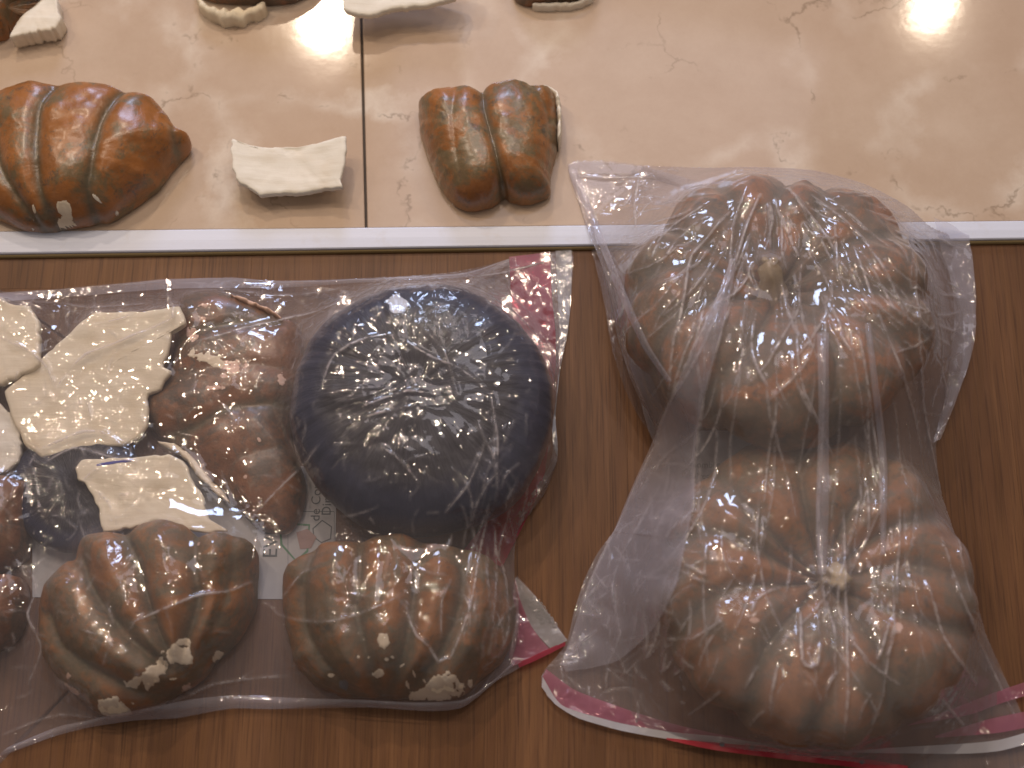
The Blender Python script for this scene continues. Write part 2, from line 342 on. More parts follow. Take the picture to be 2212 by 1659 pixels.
def slab(xl, xr):
    c = []
    for fx, atrear in ((xl, 0), (xr, 0), (xr, 1), (xl, 1)):
        y = 1.6 if atrear else None
        if y is None:
            x = fx(0.1) if callable(fx) else fx
            y = ext(ea, eb, x)[1]+0.0008
        x = fx(y) if callable(fx) else fx
        c.append((x, y))
    b = 0.0008; cx = sum(p[0] for p in c)/4; cy = sum(p[1] for p in c)/4
    ins = [(p[0]+(b if p[0] < cx else -b), p[1]+(b if p[1] < cy else -b)) for p in c]
    V = [(*p, 0.0052) for p in c]+[(*p, MZ-b) for p in c]+[(*p, MZ) for p in ins]
    F = [(3, 2, 1, 0)]+[(i, (i+1) % 4, 4+(i+1) % 4, 4+i) for i in range(4)]+[(4+i, 4+(i+1) % 4, 8+(i+1) % 4, 8+i) for i in range(4)]+[(8, 9, 10, 11)]
    return mk('marble_tile', V, F, M_MARBLE, mbase, smooth=False)
slab(-1.6, lambda y: jx(y)-0.0014); slab(lambda y: jx(y)+0.0014, 1.6)
prof = []
X = np.linspace(-1.6, 1.6, 60)
V = []; F = []
for x in X:
    a = ext(ea, eb, x); f = ext(fa, fb, x); d = a[1]-f[1]
    ring = [(a[1]+0.0006, 0.0055), (a[1]+0.0006, MZ+0.0006), (a[1]-0.0004, MZ+0.0010), (a[1]-d*0.5, MZ+0.0006), (f[1]+0.0012, MZ-0.0004), (f[1]+0.0002, MZ-0.0016), (f[1], 0.0004)]
    V += [(x, y, z) for y, z in ring]
k = 7
for i in range(len(X)-1):
    for j in range(k-1): F.append((i*k+j, i*k+j+1, (i+1)*k+j+1, (i+1)*k+j))
tr = mk('edge_trim', V, F, M_TRIM, smooth=False); tag(tr, 'pale metal edge strip between the beige marble and the wooden floor', 'edge strip')
V = []; F = []
for x in X:
    f = ext(fa, fb, x)
    V += [(x, f[1]-0.0001, 0.0052), (x, f[1]-0.0018, 0.0048), (x, f[1]-0.0022, 0.0004)]
for i in range(len(X)-1):
    for j in range(2): F.append((i*3+j, i*3+j+1, (i+1)*3+j+1, (i+1)*3+j))
mk('brass_lip', V, F, M_BRASS, tr)

def floor_z(x, y):
    a = ext(ea, eb, x)[1]; f = ext(fa, fb, x)[1]
    return MZ if y > a else (0.0 if y < f else MZ*(y-f)/(a-f))

# ------------------------------------------------------------------ builders for the casts
def shell(parent, name, outline, center, H, grooves, mat, base=0.0, gw=0.010, gd=0.25, skirt=1.0, n=200, m=56, jag=0.0006, seed=0, rise=0.55, flat=2.4, lump=0.0015, origin=None):
    """a broken piece of ribbed shell lying dome-up: traced outline, real height, ribs between traced grooves"""
    ol = smooth_closed(outline, n)
    c = P(center[0], center[1], base+H*0.96)
    nx = np.roll(ol, -1, 0)-np.roll(ol, 1, 0)
    area2 = np.sum(ol[:, 0]*np.roll(ol[:, 1], -1)-np.roll(ol[:, 0], -1)*ol[:, 1])
    nrm = np.stack([nx[:, 1], -nx[:, 0]], 1)*(1 if area2 > 0 else -1); nrm /= np.linalg.norm(nrm, axis=1)[:, None]+1e-9
    up = np.clip(-nrm[:, 1], 0, 1)                              # facing the far side
    for _ in range(24): up = (np.roll(up, 1)+up+np.roll(up, -1))/3
    zk = base+H*(0.10+rise*up)
    ring = np.array([P(p[0], p[1], z) for p, z in zip(ol, zk)])
    j = jag*np.array([fbm(np.array(i*0.31), np.array(seed*3.3), 3, seed) for i in range(n)])
    dirn = ring[:, :2]-c[:2]; rr = np.linalg.norm(dirn, axis=1)[:, None]; ring[:, :2] += dirn/rr*j[:, None]
    s = np.sin(np.linspace(0, 1, m)*math.pi/2)
    XY = c[None, None, :2]+s[:, None, None]*(ring[None, :, :2]-c[None, None, :2])
    Z = zk[None, :]+(base+H-zk[None, :])*(1-s[:, None]**flat)**0.55
    G = np.zeros(XY.shape[:2])
    for gr in grooves:
        pts = gr[0] if isinstance(gr, tuple) else gr; st = gr[1] if isinstance(gr, tuple) else 1.0
        wpts = [P(q[0], q[1], base+H*0.75) for q in smooth_closed(pts, 14, False)]
        d, t = polydist(XY[..., 0], XY[..., 1], wpts)
        G = np.maximum(G, st*np.exp(-(d/gw)**1.15))
    ss = s[:, None]
    Z = Z-H*gd*G*np.sqrt(np.clip((Z-base)/H, 0, 1))+lump*fbm(XY[..., 0]*38, XY[..., 1]*38, 3, seed)*(1-ss**6)
    XY = c[None, None, :2]+(XY-c[None, None, :2])*(1-0.035*G*ss**4)[..., None]
    V = np.concatenate([XY, Z[..., None]], 2).reshape(-1, 3)
    Gf = G.reshape(-1)
    # skirt curling in to the ground, then a hollow underside
    last = V[-n:]; extra = []
    for kk, (f, q) in enumerate(((0.55, 0.995), (0.12, 0.975), (0.02, 0.955), (0.02, 0.90), (0.4, 0.84))):
        e = last.copy(); e[:, :2] = c[:2]+(last[:, :2]-c[:2])*q; e[:, 2] = base+0.0004+(last[:, 2]-base)*f; extra.append(e)
    V = np.concatenate([V]+extra+[np.array([[c[0], c[1], base+H*0.7]])]); M_ = m+5
    Gf = np.concatenate([Gf]+[G[-1]]*5+[[0]])
    F = []
    for i in range(M_-1):
        for k_ in range(n):
            k2 = (k_+1) % n; F.append((i*n+k_, i*n+k2, (i+1)*n+k2, (i+1)*n+k_))
    F += [((M_-1)*n+(k_+1) % n, (M_-1)*n+k_, len(V)-1) for k_ in range(n)]
    F = [f for f in F]
    if area2 < 0: F = [tuple(reversed(f)) for f in F]
    o = mk(name, V, F, mat, parent, origin, attrs={'groove': Gf})
    return o
def chip(parent, name, body, cx, cy, rx, ry, mat, rot=0, seed=0, zg=0.03, thr=0.0, step=0.00055, freq=120, lift=0.0005):
    """a bare patch where the paint is gone: a thin crust that follows the body's surface"""
    bv = bvh_of([body]); z = zg
    for _ in range(5):
        p = P(cx, cy, z); h = bv.ray_cast(Vector((p[0], p[1], 1.0)), Vector((0, 0, -1)))
        if h[0] is None: break
        z = h[0].z
    p = P(cx, cy, z); sc = 1/2212.0*1.02*(1-z/1.32); rx *= sc*0.88; ry *= sc*0.88
    R = max(rx, ry)*1.5; nn = int(2*R/step)+1; g = np.linspace(-R, R, nn); X_, Y_ = np.meshgrid(g, g)
    cr, sr = math.cos(math.radians(rot)), math.sin(math.radians(rot)); U = (X_*cr+Y_*sr)/rx; W = (-X_*sr+Y_*cr)/ry
    f = 1-np.sqrt(U*U+W*W)+0.42*fbm(X_*freq+seed, Y_*freq, 4, seed)
    idx = -np.ones(X_.shape, int); V = []
    for i in range(nn):
        for k_ in range(nn):
            if f[i, k_] > thr-0.12:
                hx, hy = p[0]+X_[i, k_], p[1]+Y_[i, k_]
                h = bv.ray_cast(Vector((hx, hy, 1.0)), Vector((0, 0, -1)))
                if h[0] is None: continue
                idx[i, k_] = len(V); e = min(max((f[i, k_]-thr+0.12)/0.3, 0), 1)
                q = h[0]+(h[1] if h[1].z > 0 else -h[1])*((lift+0.0006*vnoise(np.array(hx*300), np.array(hy*300), 3)*0.3)*(e*1.5-0.35)); V.append(tuple(q))
    F = []
    for i in range(nn-1):
        for k_ in range(nn-1):
            q = (idx[i, k_], idx[i, k_+1], idx[i+1, k_+1], idx[i+1, k_])
            if min(q) >= 0: F.append(q)
    if not F: return None
    return mk(name, V, F, mat, parent)
def shard(outline, zfun, thick, mat, name='plaster_shard', parent=None, n=120, m=14, jag=0.0012, seed=0, edge=0.6):
    """thin curved potsherd of bare plaster"""
    ol = smooth_closed(outline, n)*0.35+0.65*np.array([outline_pt(outline, k_/n) for k_ in range(n)])
    c0 = ol.mean(0); c = P(c0[0], c0[1], 0.015)
    rg = []
    for i, p in enumerate(ol):
        z = 0.01
        for _ in range(4): q = P(p[0], p[1], z); z = zfun(q[0]-c[0], q[1]-c[1])+thick
        rg.append(q)
    ring = np.array(rg); d = ring[:, :2]-c[:2]; r = np.linalg.norm(d, axis=1)
    jj = jag*np.array([float(fbm(np.array(i*0.45), np.array(1.7*seed), 3, seed)) for i in range(n)]); ring[:, :2] += d/r[:, None]*jj[:, None]
    V = []; F = []
    ss = list(np.linspace(0.02, 0.97, m))+[1.0]
    for s in ss:
        for i in range(n):
            xy = c[:2]+(ring[i, :2]-c[:2])*s; dz = -0.0012 if s == 1.0 else 0
            V.append((xy[0], xy[1], zfun(xy[0]-c[0], xy[1]-c[1])+thick+dz+0.0016*float(fbm(np.array(xy[0]*45), np.array(xy[1]*45), 3, seed))*(1-s**8)))
    for q, dz in ((1.004, 0.5), (0.992, 0.15), (0.97, 0.0)):
        for i in range(n):
            xy = c[:2]+(ring[i, :2]-c[:2])*q; V.append((xy[0], xy[1], zfun(xy[0]-c[0], xy[1]-c[1])+thick*dz))
    for s in ss[::-3]:
        for i in range(n):
            xy = c[:2]+(ring[i, :2]-c[:2])*s*0.96; V.append((xy[0], xy[1], zfun(xy[0]-c[0], xy[1]-c[1])+0.0002))
    M_ = len(V)//n
    for i in range(M_-1):
        for k_ in range(n): F.append((i*n+k_, i*n+(k_+1) % n, (i+1)*n+(k_+1) % n, (i+1)*n+k_))
    F.append(tuple(range(n))[::-1]); F.append(tuple((M_-1)*n+k_ for k_ in range(n)))
    a2 = np.sum(ol[:, 0]*np.roll(ol[:, 1], -1)-np.roll(ol[:, 0], -1)*ol[:, 1])
    if a2 < 0: F = [tuple(reversed(f)) for f in F]
    if parent: return mk(name, V, F, mat, parent)
    return mk(name, V, F, mat, None, (c[0], c[1], 0))
def outline_pt(pts, t):
    pts = [np.array(p, float) for p in pts]; m = len(pts); L = [np.linalg.norm(pts[(i+1) % m]-pts[i]) for i in range(m)]; s = t*sum(L)
    for i in range(m):
        if s <= L[i]: return pts[i]+(pts[(i+1) % m]-pts[i])*(s/L[i])
        s -= L[i]
    return pts[0]
def rim(parent, name, pts, width, h, base, mat, seed=0):
    """broken plaster edge showing along part of a piece's outline"""
    pl = smooth_closed(pts, 60, False); w_ = np.array([P(p[0], p[1], base+h*0.6) for p in pl]); V = []; F = []
    tg = np.gradient(w_[:, :2], axis=0); tg /= np.linalg.norm(tg, axis=1)[:, None]; nn = np.stack([-tg[:, 1], tg[:, 0]], 1)
    for i in range(60):
        e = math.sin(math.pi*i/59)**0.4; ww = width*e*(1+0.35*float(fbm(np.array(i*0.17), np.array(0.5), 3, seed)))
        for a, z in ((-1, 0.0), (-0.9, 0.8), (-0.3, 1.0), (0.5, 0.95), (1, 0.5), (1.05, 0.0)):
            q = w_[i, :2]+nn[i]*ww*a*0.5; V.append((q[0], q[1], base+0.0003+h*z*(0.9+0.15*float(vnoise(np.array(i*0.25), np.array(a), seed)))))
    for i in range(59):
        for k_ in range(5): F.append((i*6+k_, i*6+k_+1, (i+1)*6+k_+1, (i+1)*6+k_))
    F += [tuple(range(6)), tuple(59*6+k_ for k_ in range(5, -1, -1))]
    return mk(name, V, F, mat, parent)

def pumpkin(parent, name, c, R, Hh, axis, spin, grooves, mat, A=0.16, gw=0.16, n=300, m=130, dimple=0.5, seed=0, ell=(1, 1), lump=0.03, sub=0.0):
    """whole ribbed squash; grooves = angles in degrees, seen from above"""
    th = np.linspace(0.02, math.pi-0.02, m)[:, None]; ph = np.linspace(0, 2*math.pi, n, endpoint=False)[None, :]
    G = np.zeros((m, n)); S = np.zeros((m, n)); ga = sorted(g if not isinstance(g, tuple) else g[0] for g in grooves)
    for g in grooves:
        a, st = (g if isinstance(g, tuple) else (g, 1.0)); wob = 0.10*np.sin(th*3+a)
        d = np.abs((ph+wob-math.radians(a)+math.pi) % (2*math.pi)-math.pi); G = np.maximum(G, st*np.exp(-(d/gw)**1.05))
    for i in range(len(ga)):
        a = ga[i]; b = ga[(i+1) % len(ga)]+(360 if i == len(ga)-1 else 0); mid = math.radians((a+b)/2)
        d = np.abs((ph-mid+math.pi) % (2*math.pi)-math.pi); S = np.maximum(S, np.exp(-(d/0.07)**2))
    rho = np.sin(th)**0.82; lumpn = fbm(np.cos(ph)*2.2*rho+5, np.sin(ph)*2.2*rho+th, 3, seed)
    k = (1-A*G-sub*S+lump*lumpn)
    r = R*rho*k
    z = Hh*np.sign(np.cos(th))*np.abs(np.cos(th))**0.9
    fade = np.exp(-(rho/0.42)**2); z = z*(1-dimple*fade)-Hh*0.20*G*np.clip(np.cos(th), -0.3, 1)*(1-fade*0.3)+Hh*0.06*lumpn*(1-fade)
    X_ = r*np.cos(ph)*ell[0]; Y_ = r*np.sin(ph)*ell[1]; V = np.stack([X_, Y_, z+0*ph], -1).reshape(-1, 3)
    from mathutils import Matrix
    Rm = np.array(Matrix.Rotation(math.radians(axis[0]), 3, 'X') @ Matrix.Rotation(math.radians(axis[1]), 3, 'Y')); V = V@Rm.T
    V[:, 2] -= V[:, 2].min(); V += np.array(c)[None, :]
    F = []
    for i in range(m-1):
        for k_ in range(n): F.append((i*n+k_, (i+1)*n+k_, (i+1)*n+(k_+1) % n, i*n+(k_+1) % n))
    F.append(tuple(range(n))); F.append(tuple((m-1)*n+k_ for k_ in range(n))[::-1])
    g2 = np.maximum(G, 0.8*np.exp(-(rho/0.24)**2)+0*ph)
    return mk(name, V, F, mat, parent, attrs={'groove': g2.reshape(-1)})
def stalk(parent, body, vx, vy, pts, seed=0, mat=None):
    """dry corky stalk: irregular tapered stub rooted in the body"""
    bv = bvh_of([body]); z = 0.1
    for _ in range(5):
        p = P(vx, vy, z); h = bv.ray_cast(Vector((p[0], p[1], 1)), Vector((0, 0, -1))); z = h[0].z if h[0] else z
    V = []; n = 20; F = []
    for j, (dx, dy, dz, r) in enumerate(pts):
        for k_ in range(n):
            a = 2*math.pi*k_/n; rr = r*(1+0.28*math.sin(5*a+seed+j*0.4)+0.12*math.sin(9*a+j))
            V.append((p[0]+dx+rr*math.cos(a), p[1]+dy+rr*math.sin(a), z+dz+0.0015*math.sin(3*a)))
    for j in range(len(pts)-1):
        for k_ in range(n): F.append((j*n+k_, j*n+(k_+1) % n, (j+1)*n+(k_+1) % n, (j+1)*n+k_))
    F.append(tuple((len(pts)-1)*n+k_ for k_ in range(n)))
    return mk('stalk', V, F, mat or M_STEM, parent)

# ------------------------------------------------------------------ pieces lying on the marble
def ground(vx, vy): p = P(vx, vy, 0); return (p[0], p[1], floor_z(p[0], p[1]))
t = thing('squash_shell', ground(180, 350), 'large orange ribbed squash shell at the left edge of the marble, with two bare spots', 'squash fragment')
b = shell(t, 'body', [(-50, 240), (0, 198), (60, 176), (130, 181), (200, 178), (262, 190), (330, 212), (372, 262), (408, 290), (414, 318), (398, 345), (372, 372), (345, 408), (290, 450), (235, 480), (170, 492), (95, 504), (30, 490), (-60, 430)],
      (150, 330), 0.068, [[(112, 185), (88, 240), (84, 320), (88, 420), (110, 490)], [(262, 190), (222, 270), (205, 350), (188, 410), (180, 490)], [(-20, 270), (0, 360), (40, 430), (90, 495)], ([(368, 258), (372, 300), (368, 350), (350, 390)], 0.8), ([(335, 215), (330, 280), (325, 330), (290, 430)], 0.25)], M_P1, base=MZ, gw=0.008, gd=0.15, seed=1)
for i, (x, y, a, c_, mt) in enumerate(((131, 438, 17, 13, M_CHIP), (135, 467, 20, 9, M_CHIP), (72, 448, 5, 7, M_CHIP), (112, 478, 9, 6, M_CHIP), (40, 487, 26, 4, M_CREAM), (205, 424, 4, 10, M_CREAM), (243, 452, 14, 3, M_CREAM))):
    chip(t, 'bare_patch', b, x, y, a, c_, mt, rot=(0 if i < 5 else 55), seed=i, freq=160)
def bend(k, ang, tilt=0.0, base=0.0, ta=0.0, hmin=0.0):
    ca, sa = math.cos(math.radians(ang)), math.sin(math.radians(ang)); ct, st = math.cos(math.radians(ta)), math.sin(math.radians(ta))
    return lambda x, y: max(base+k*(x*ca+y*sa)**2+tilt*(x*ct+y*st)+hmin, base+0.0002)
tag(shard([(500, 298), (530, 312), (580, 319), (640, 318), (690, 308), (738, 294), (746, 292), (748, 318), (744, 345), (735, 392), (738, 402), (700, 408), (650, 415), (600, 418), (560, 420), (535, 404), (508, 385), (502, 350), (498, 322)],
     bend(3.2, 8, base=MZ+0.001, hmin=0.012), 0.0095, M_CREAM, seed=3), 'cream saddle-shaped plaster shard on the marble between the two orange pieces', 'plaster shard')
t = thing('squash_fragment', ground(1050, 320), 'squarish two-lobed orange and green squash piece on the marble right of the tile joint', 'squash fragment')
b = shell(t, 'body', [(904, 232), (909, 285), (925, 347), (950, 402), (978, 442), (1012, 456), (1047, 453), (1076, 441), (1092, 428), (1102, 437), (1128, 443), (1155, 438), (1188, 422), (1190, 378), (1202, 340), (1205, 283), (1202, 219), (1186, 190), (1143, 179), (1104, 174), (1050, 182), (1039, 192), (1008, 186), (970, 187), (930, 197), (911, 212)],
      (1060, 305), 0.055, [[(1042, 180), (1046, 240), (1062, 300), (1080, 370), (1092, 440)], ([(982, 188), (978, 260), (985, 330), (1000, 400)], 0.35), ([(1150, 180), (1178, 220), (1200, 300)], 0.5)], M_P2, base=MZ, gw=0.007, gd=0.17, seed=2, flat=3.2, jag=0.0009)
rim(t, 'broken_edge', [(1172, 196), (1190, 200), (1204, 215), (1209, 260), (1207, 310)], 0.005, 0.030, MZ, M_CREAM, 1)
chip(t, 'bare_patch', b, 1090, 430, 7, 4, M_PINK, seed=4)
t = thing('squash_fragment', ground(40, 30), 'brown squash piece with a broad cream broken side in the top left corner', 'squash fragment')
b = shell(t, 'body', [(-60, -80), (60, -90), (110, -30), (72, 10), (45, 30), (25, 62), (10, 84), (-60, 90)], (0, 0), 0.05, [([(40, -70), (20, 0), (10, 80)], 0.6)], M_P1, base=MZ, seed=3)
shard([(20, 78), (42, 40), (75, 12), (108, -20), (120, -10), (130, 42), (118, 62), (80, 68), (45, 76)], bend(0.5, 30, base=MZ), 0.024, M_CREAM, 'broken_edge', t, seed=5)
t = thing('squash_fragment', ground(520, 0), 'brown squash piece with a curved cream rim, top edge, left of the bright reflection', 'squash fragment')
b = shell(t, 'body', [(440, -80), (420, -20), (455, 2), (520, 8), (600, 8), (640, 2), (700, -30), (690, -90)], (560, -50), 0.045, [], M_P5, base=MZ, seed=4)
rim(t, 'broken_edge', [(425, -2), (450, 22), (490, 34), (530, 30), (575, 14)], 0.014, 0.020, MZ, M_CREAM2, 2)
tag(shard([(742, -20), (742, 20), (775, 30), (800, 32), (850, 18), (920, 10), (985, -6), (1000, -60), (760, -70)], bend(2.0, 0, base=MZ, hmin=0.026), 0.010, M_CREAM, seed=6), 'white plaster shard at the top edge standing over the tile joint', 'plaster shard')
t = thing('squash_fragment', ground(1200, -10), 'dark squash piece with ragged white edge at the top, right of the white shard', 'squash fragment')
b = shell(t, 'body', [(1110, -60), (1113, 0), (1140, 12), (1200, 8), (1260, 3), (1290, -20), (1280, -80)], (1200, -50), 0.04, [], M_P5, base=MZ, seed=5)
rim(t, 'broken_edge', [(1150, 13), (1190, 12), (1230, 11), (1262, 4), (1282, -5)], 0.006, 0.012, MZ, M_CREAM, 4)

# ------------------------------------------------------------------ contents of the left bag
B1 = []; B2 = []
Z1 = 0.0012
t = thing('squash_half', ground(330, 1350), 'ribbed squash half, lower left in the left bag, cream spots along its lower side', 'squash fragment')
f_b = b = shell(t, 'body', [(88, 1300), (100, 1260), (140, 1215), (160, 1205), (178, 1160), (215, 1150), (262, 1145), (310, 1128), (352, 1122), (395, 1132), (425, 1150), (480, 1148), (530, 1160), (556, 1190), (560, 1240), (552, 1320), (520, 1380), (470, 1430), (440, 1470), (385, 1505), (330, 1535), (245, 1550), (205, 1535), (150, 1490), (95, 1420), (85, 1350)],
      (330, 1330), 0.082, [[(165, 1200), (190, 1255), (232, 1320), (300, 1395), (360, 1440)], [(262, 1145), (300, 1220), (322, 1290), (340, 1350), (370, 1430)], [(420, 1150), (424, 1230), (430, 1300), (400, 1380), (380, 1440)], [(88, 1320), (120, 1390), (190, 1440), (290, 1490), (370, 1490)], ([(500, 1150), (500, 1220), (470, 1330), (400, 1450)], 0.5)], M_P3, base=Z1, gw=0.0095, gd=0.22, seed=6)
B1.append(b)
for i, (x, y, a, c_, r_, mt) in enumerate(((402, 1388, 15, 11, 0, M_CHIP), (387, 1417, 26, 18, 20, M_CHIP), (460, 1422, 9, 22, -30, M_CHIP), (332, 1452, 16, 32, -35, M_CHIP), (285, 1475, 22, 9, 20, M_CHIP), (243, 1530, 32, 18, 10, M_CHIP), (390, 1498, 12, 24, -15, M_PINK), (148, 1460, 7, 8, 0, M_PINK), (155, 1488, 22, 6, -35, M_PINK), (430, 1176, 5, 5, 0, M_PINK), (376, 1466, 8, 2, 10, M_CHIP))):
    chip(t, 'bare_patch', b, x, y, a, c_, mt, rot=r_, seed=20+i, zg=0.04, freq=170)
t = thing('squash_half', ground(860, 1340), 'ribbed squash half below the navy bundle, with a big cream patch at lower right', 'squash fragment')
b = shell(t, 'body', [(612, 1240), (640, 1200), (690, 1172), (740, 1168), (800, 1158), (870, 1150), (940, 1172), (1010, 1180), (1060, 1205), (1095, 1250), (1115, 1310), (1112, 1380), (1085, 1430), (1030, 1480), (990, 1510), (900, 1515), (800, 1512), (740, 1508), (680, 1480), (640, 1440), (625, 1390), (612, 1320)],
      (850, 1335), 0.085, [[(775, 1165), (778, 1240), (772, 1320), (790, 1400), (815, 1500)], [(905, 1165), (900, 1240), (890, 1330), (870, 1420), (830, 1500)], [(668, 1185), (650, 1260), (655, 1350), (690, 1420), (760, 1500)], [(1000, 1180), (1000, 1260), (985, 1340), (940, 1430), (860, 1505)], ([(840, 1160), (835, 1240), (830, 1330)], 0.35), ([(1075, 1230), (1080, 1330), (1020, 1450)], 0.5)], M_P3, base=Z1, gw=0.0105, gd=0.20, seed=7)
B1.append(b)
for i, (x, y, a, c_, r_, mt) in enumerate(((826, 1385, 12, 15, 10, M_CHIP), (818, 1455, 14, 8, 0, M_CHIP), (955, 1484, 40, 25, 5, M_CHIP), (905, 1502, 32, 9, 15, M_CHIP), (642, 1462, 9, 9, 0, M_PINK), (690, 1500, 26, 4, -20, M_CHIP), (774, 1419, 4, 4, 0, M_CHIP), (797, 1420, 4, 3, 0, M_CHIP), (835, 1424, 5, 3, 0, M_CHIP), (848, 1420, 4, 3, 0, M_CHIP), (870, 1437, 7, 3, 20, M_CHIP), (880, 1478, 4, 8, 25, M_CHIP), (1015, 1474, 7, 6, 0, M_CHIP), (716, 1458, 7, 4, 0, M_CHIP), (895, 1457, 3, 9, 20, M_CHIP))):
    chip(t, 'bare_patch', b, x, y, a, c_, mt, rot=r_, seed=40+i, zg=0.04, freq=190)
chip(t, 'dark_spot', b, 743, 1478, 15, 13, M_INK, seed=60, zg=0.03)
t = thing('squash_fragment', ground(500, 900), 'long brown squash piece with flaking white patches, between cream shards and the navy bundle', 'squash fragment')
b = shell(t, 'body', [(395, 640), (470, 628), (540, 655), (600, 680), (645, 705), (662, 800), (640, 880), (630, 950), (660, 1040), (655, 1110), (620, 1155), (560, 1145), (500, 1085), (450, 1040), (395, 985), (345, 950), (316, 905), (318, 865), (345, 845), (368, 810), (375, 740), (385, 690)],
      (500, 850), 0.038, [[(370, 740), (420, 720), (500, 700), (600, 690)], [(350, 945), (420, 925), (500, 885), (620, 870)], ([(365, 830), (440, 800), (540, 790), (640, 800)], 0.5), ([(480, 1060), (520, 990), (640, 960)], 0.5)], M_P5, base=Z1, gw=0.009, gd=0.17, seed=8, rise=0.35, flat=4.0, lump=0.001)
B1.append(b)
for i, (x, y, a, c_, r_, mt) in enumerate(((455, 775, 52, 14, -22, M_CHIP), (505, 790, 26, 17, 0, M_PINK), (415, 725, 14, 20, 10, M_PINK), (480, 812, 12, 6, 0, M_PINK), (465, 838, 20, 7, 0, M_PINK), (440, 690, 10, 8, 0, M_PINK), (440, 660, 18, 5, 10, M_PINK), (608, 818, 10, 22, 10, M_PINK), (560, 950, 4, 8, 30, M_PINK), (436, 1008, 9, 6, 30, M_PINK), (530, 1030, 5, 4, 0, M_PINK), (480, 1080, 8, 10, 0, M_CHIP))):
    chip(t, 'bare_patch', b, x, y, a, c_, mt, rot=r_, seed=70+i, zg=0.03, freq=260, thr=0.1)
rim(t, 'broken_edge', [(342, 955), (378, 968), (410, 990), (440, 1030), (495, 1085)], 0.009, 0.012, 0.012, M_CHIP, 5)
rim(t, 'broken_edge', [(500, 640), (540, 655), (580, 672), (610, 690)], 0.004, 0.020, 0.012, M_PINK, 6)
o = shard([(10, 845), (48, 812), (70, 795), (130, 735), (205, 672), (250, 674), (325, 670), (388, 660), (395, 680), (400, 700), (368, 712), (362, 760), (350, 790), (372, 802), (352, 822), (345, 842), (318, 852), (318, 920), (290, 950), (270, 960), (200, 962), (130, 978), (92, 985), (55, 960), (30, 915)],
     bend(0.5, 40, base=0.002, hmin=0.022, tilt=0.04, ta=60), 0.009, M_CREAM2, seed=8); B1.append(o)
tag(o, 'largest cream plaster shard, angular with a notched right side, inside the left bag', 'plaster shard')
o = shard([(162, 1010), (180, 992), (225, 990), (300, 985), (370, 980), (398, 1000), (418, 1040), (440, 1080), (450, 1120), (490, 1144), (450, 1150), (390, 1140), (340, 1126), (300, 1135), (222, 1148), (215, 1110), (192, 1060), (180, 1040), (165, 1035)],
     bend(1.2, 90, base=0.002, hmin=0.030), 0.008, M_CREAM2, seed=9); B1.append(o)
tag(o, 'squarish cream shard with blue pen mark on its top edge, above the left squash half', 'plaster shard')
bm_ = chip(o, 'pen_mark', o, 240, 1000, 38, 5, M_BLUEINK, rot=8, seed=90, zg=0.04, freq=60)
o = shard([(-60, 640), (-5, 638), (22, 655), (60, 662), (82, 690), (85, 740), (82, 790), (40, 810), (0, 830), (-60, 830)], bend(1.0, 0, base=0.002, hmin=0.022), 0.012, M_CREAM2, seed=10); B1.append(o)
tag(o, 'rounded cream shard at the left edge, uppermost in the left bag', 'plaster shard')
o = shard([(-60, 870), (-5, 868), (20, 890), (40, 930), (46, 975), (30, 1005), (0, 1020), (-60, 1025)], bend(0.8, 0, base=0.002, hmin=0.016), 0.010, M_CREAM, seed=11); B1.append(o)
tag(o, 'small cream shard at the left edge, below and left of the largest shard', 'plaster shard')
t = thing('squash_fragment', ground(20, 1130), 'dark brown shiny squash piece at the left edge under the small cream shard', 'squash fragment')
b = shell(t, 'body', [(-90, 1030), (0, 1025), (60, 1040), (72, 1080), (70, 1150), (60, 1210), (10, 1235), (-90, 1240)], (-10, 1130), 0.05, [([(30, 1030), (20, 1130), (10, 1230)], 0.5)], M_P5, base=Z1, seed=12); B1.append(b)
t = thing('squash_fragment', ground(0, 1330), 'dull brown rounded squash piece at the left edge beside the spotted squash half', 'squash fragment')
b = shell(t, 'body', [(-120, 1260), (0, 1240), (45, 1250), (62, 1290), (55, 1350), (20, 1400), (-120, 1420)], (-30, 1320), 0.045, [], M_P5, base=Z1, seed=13); B1.append(b)

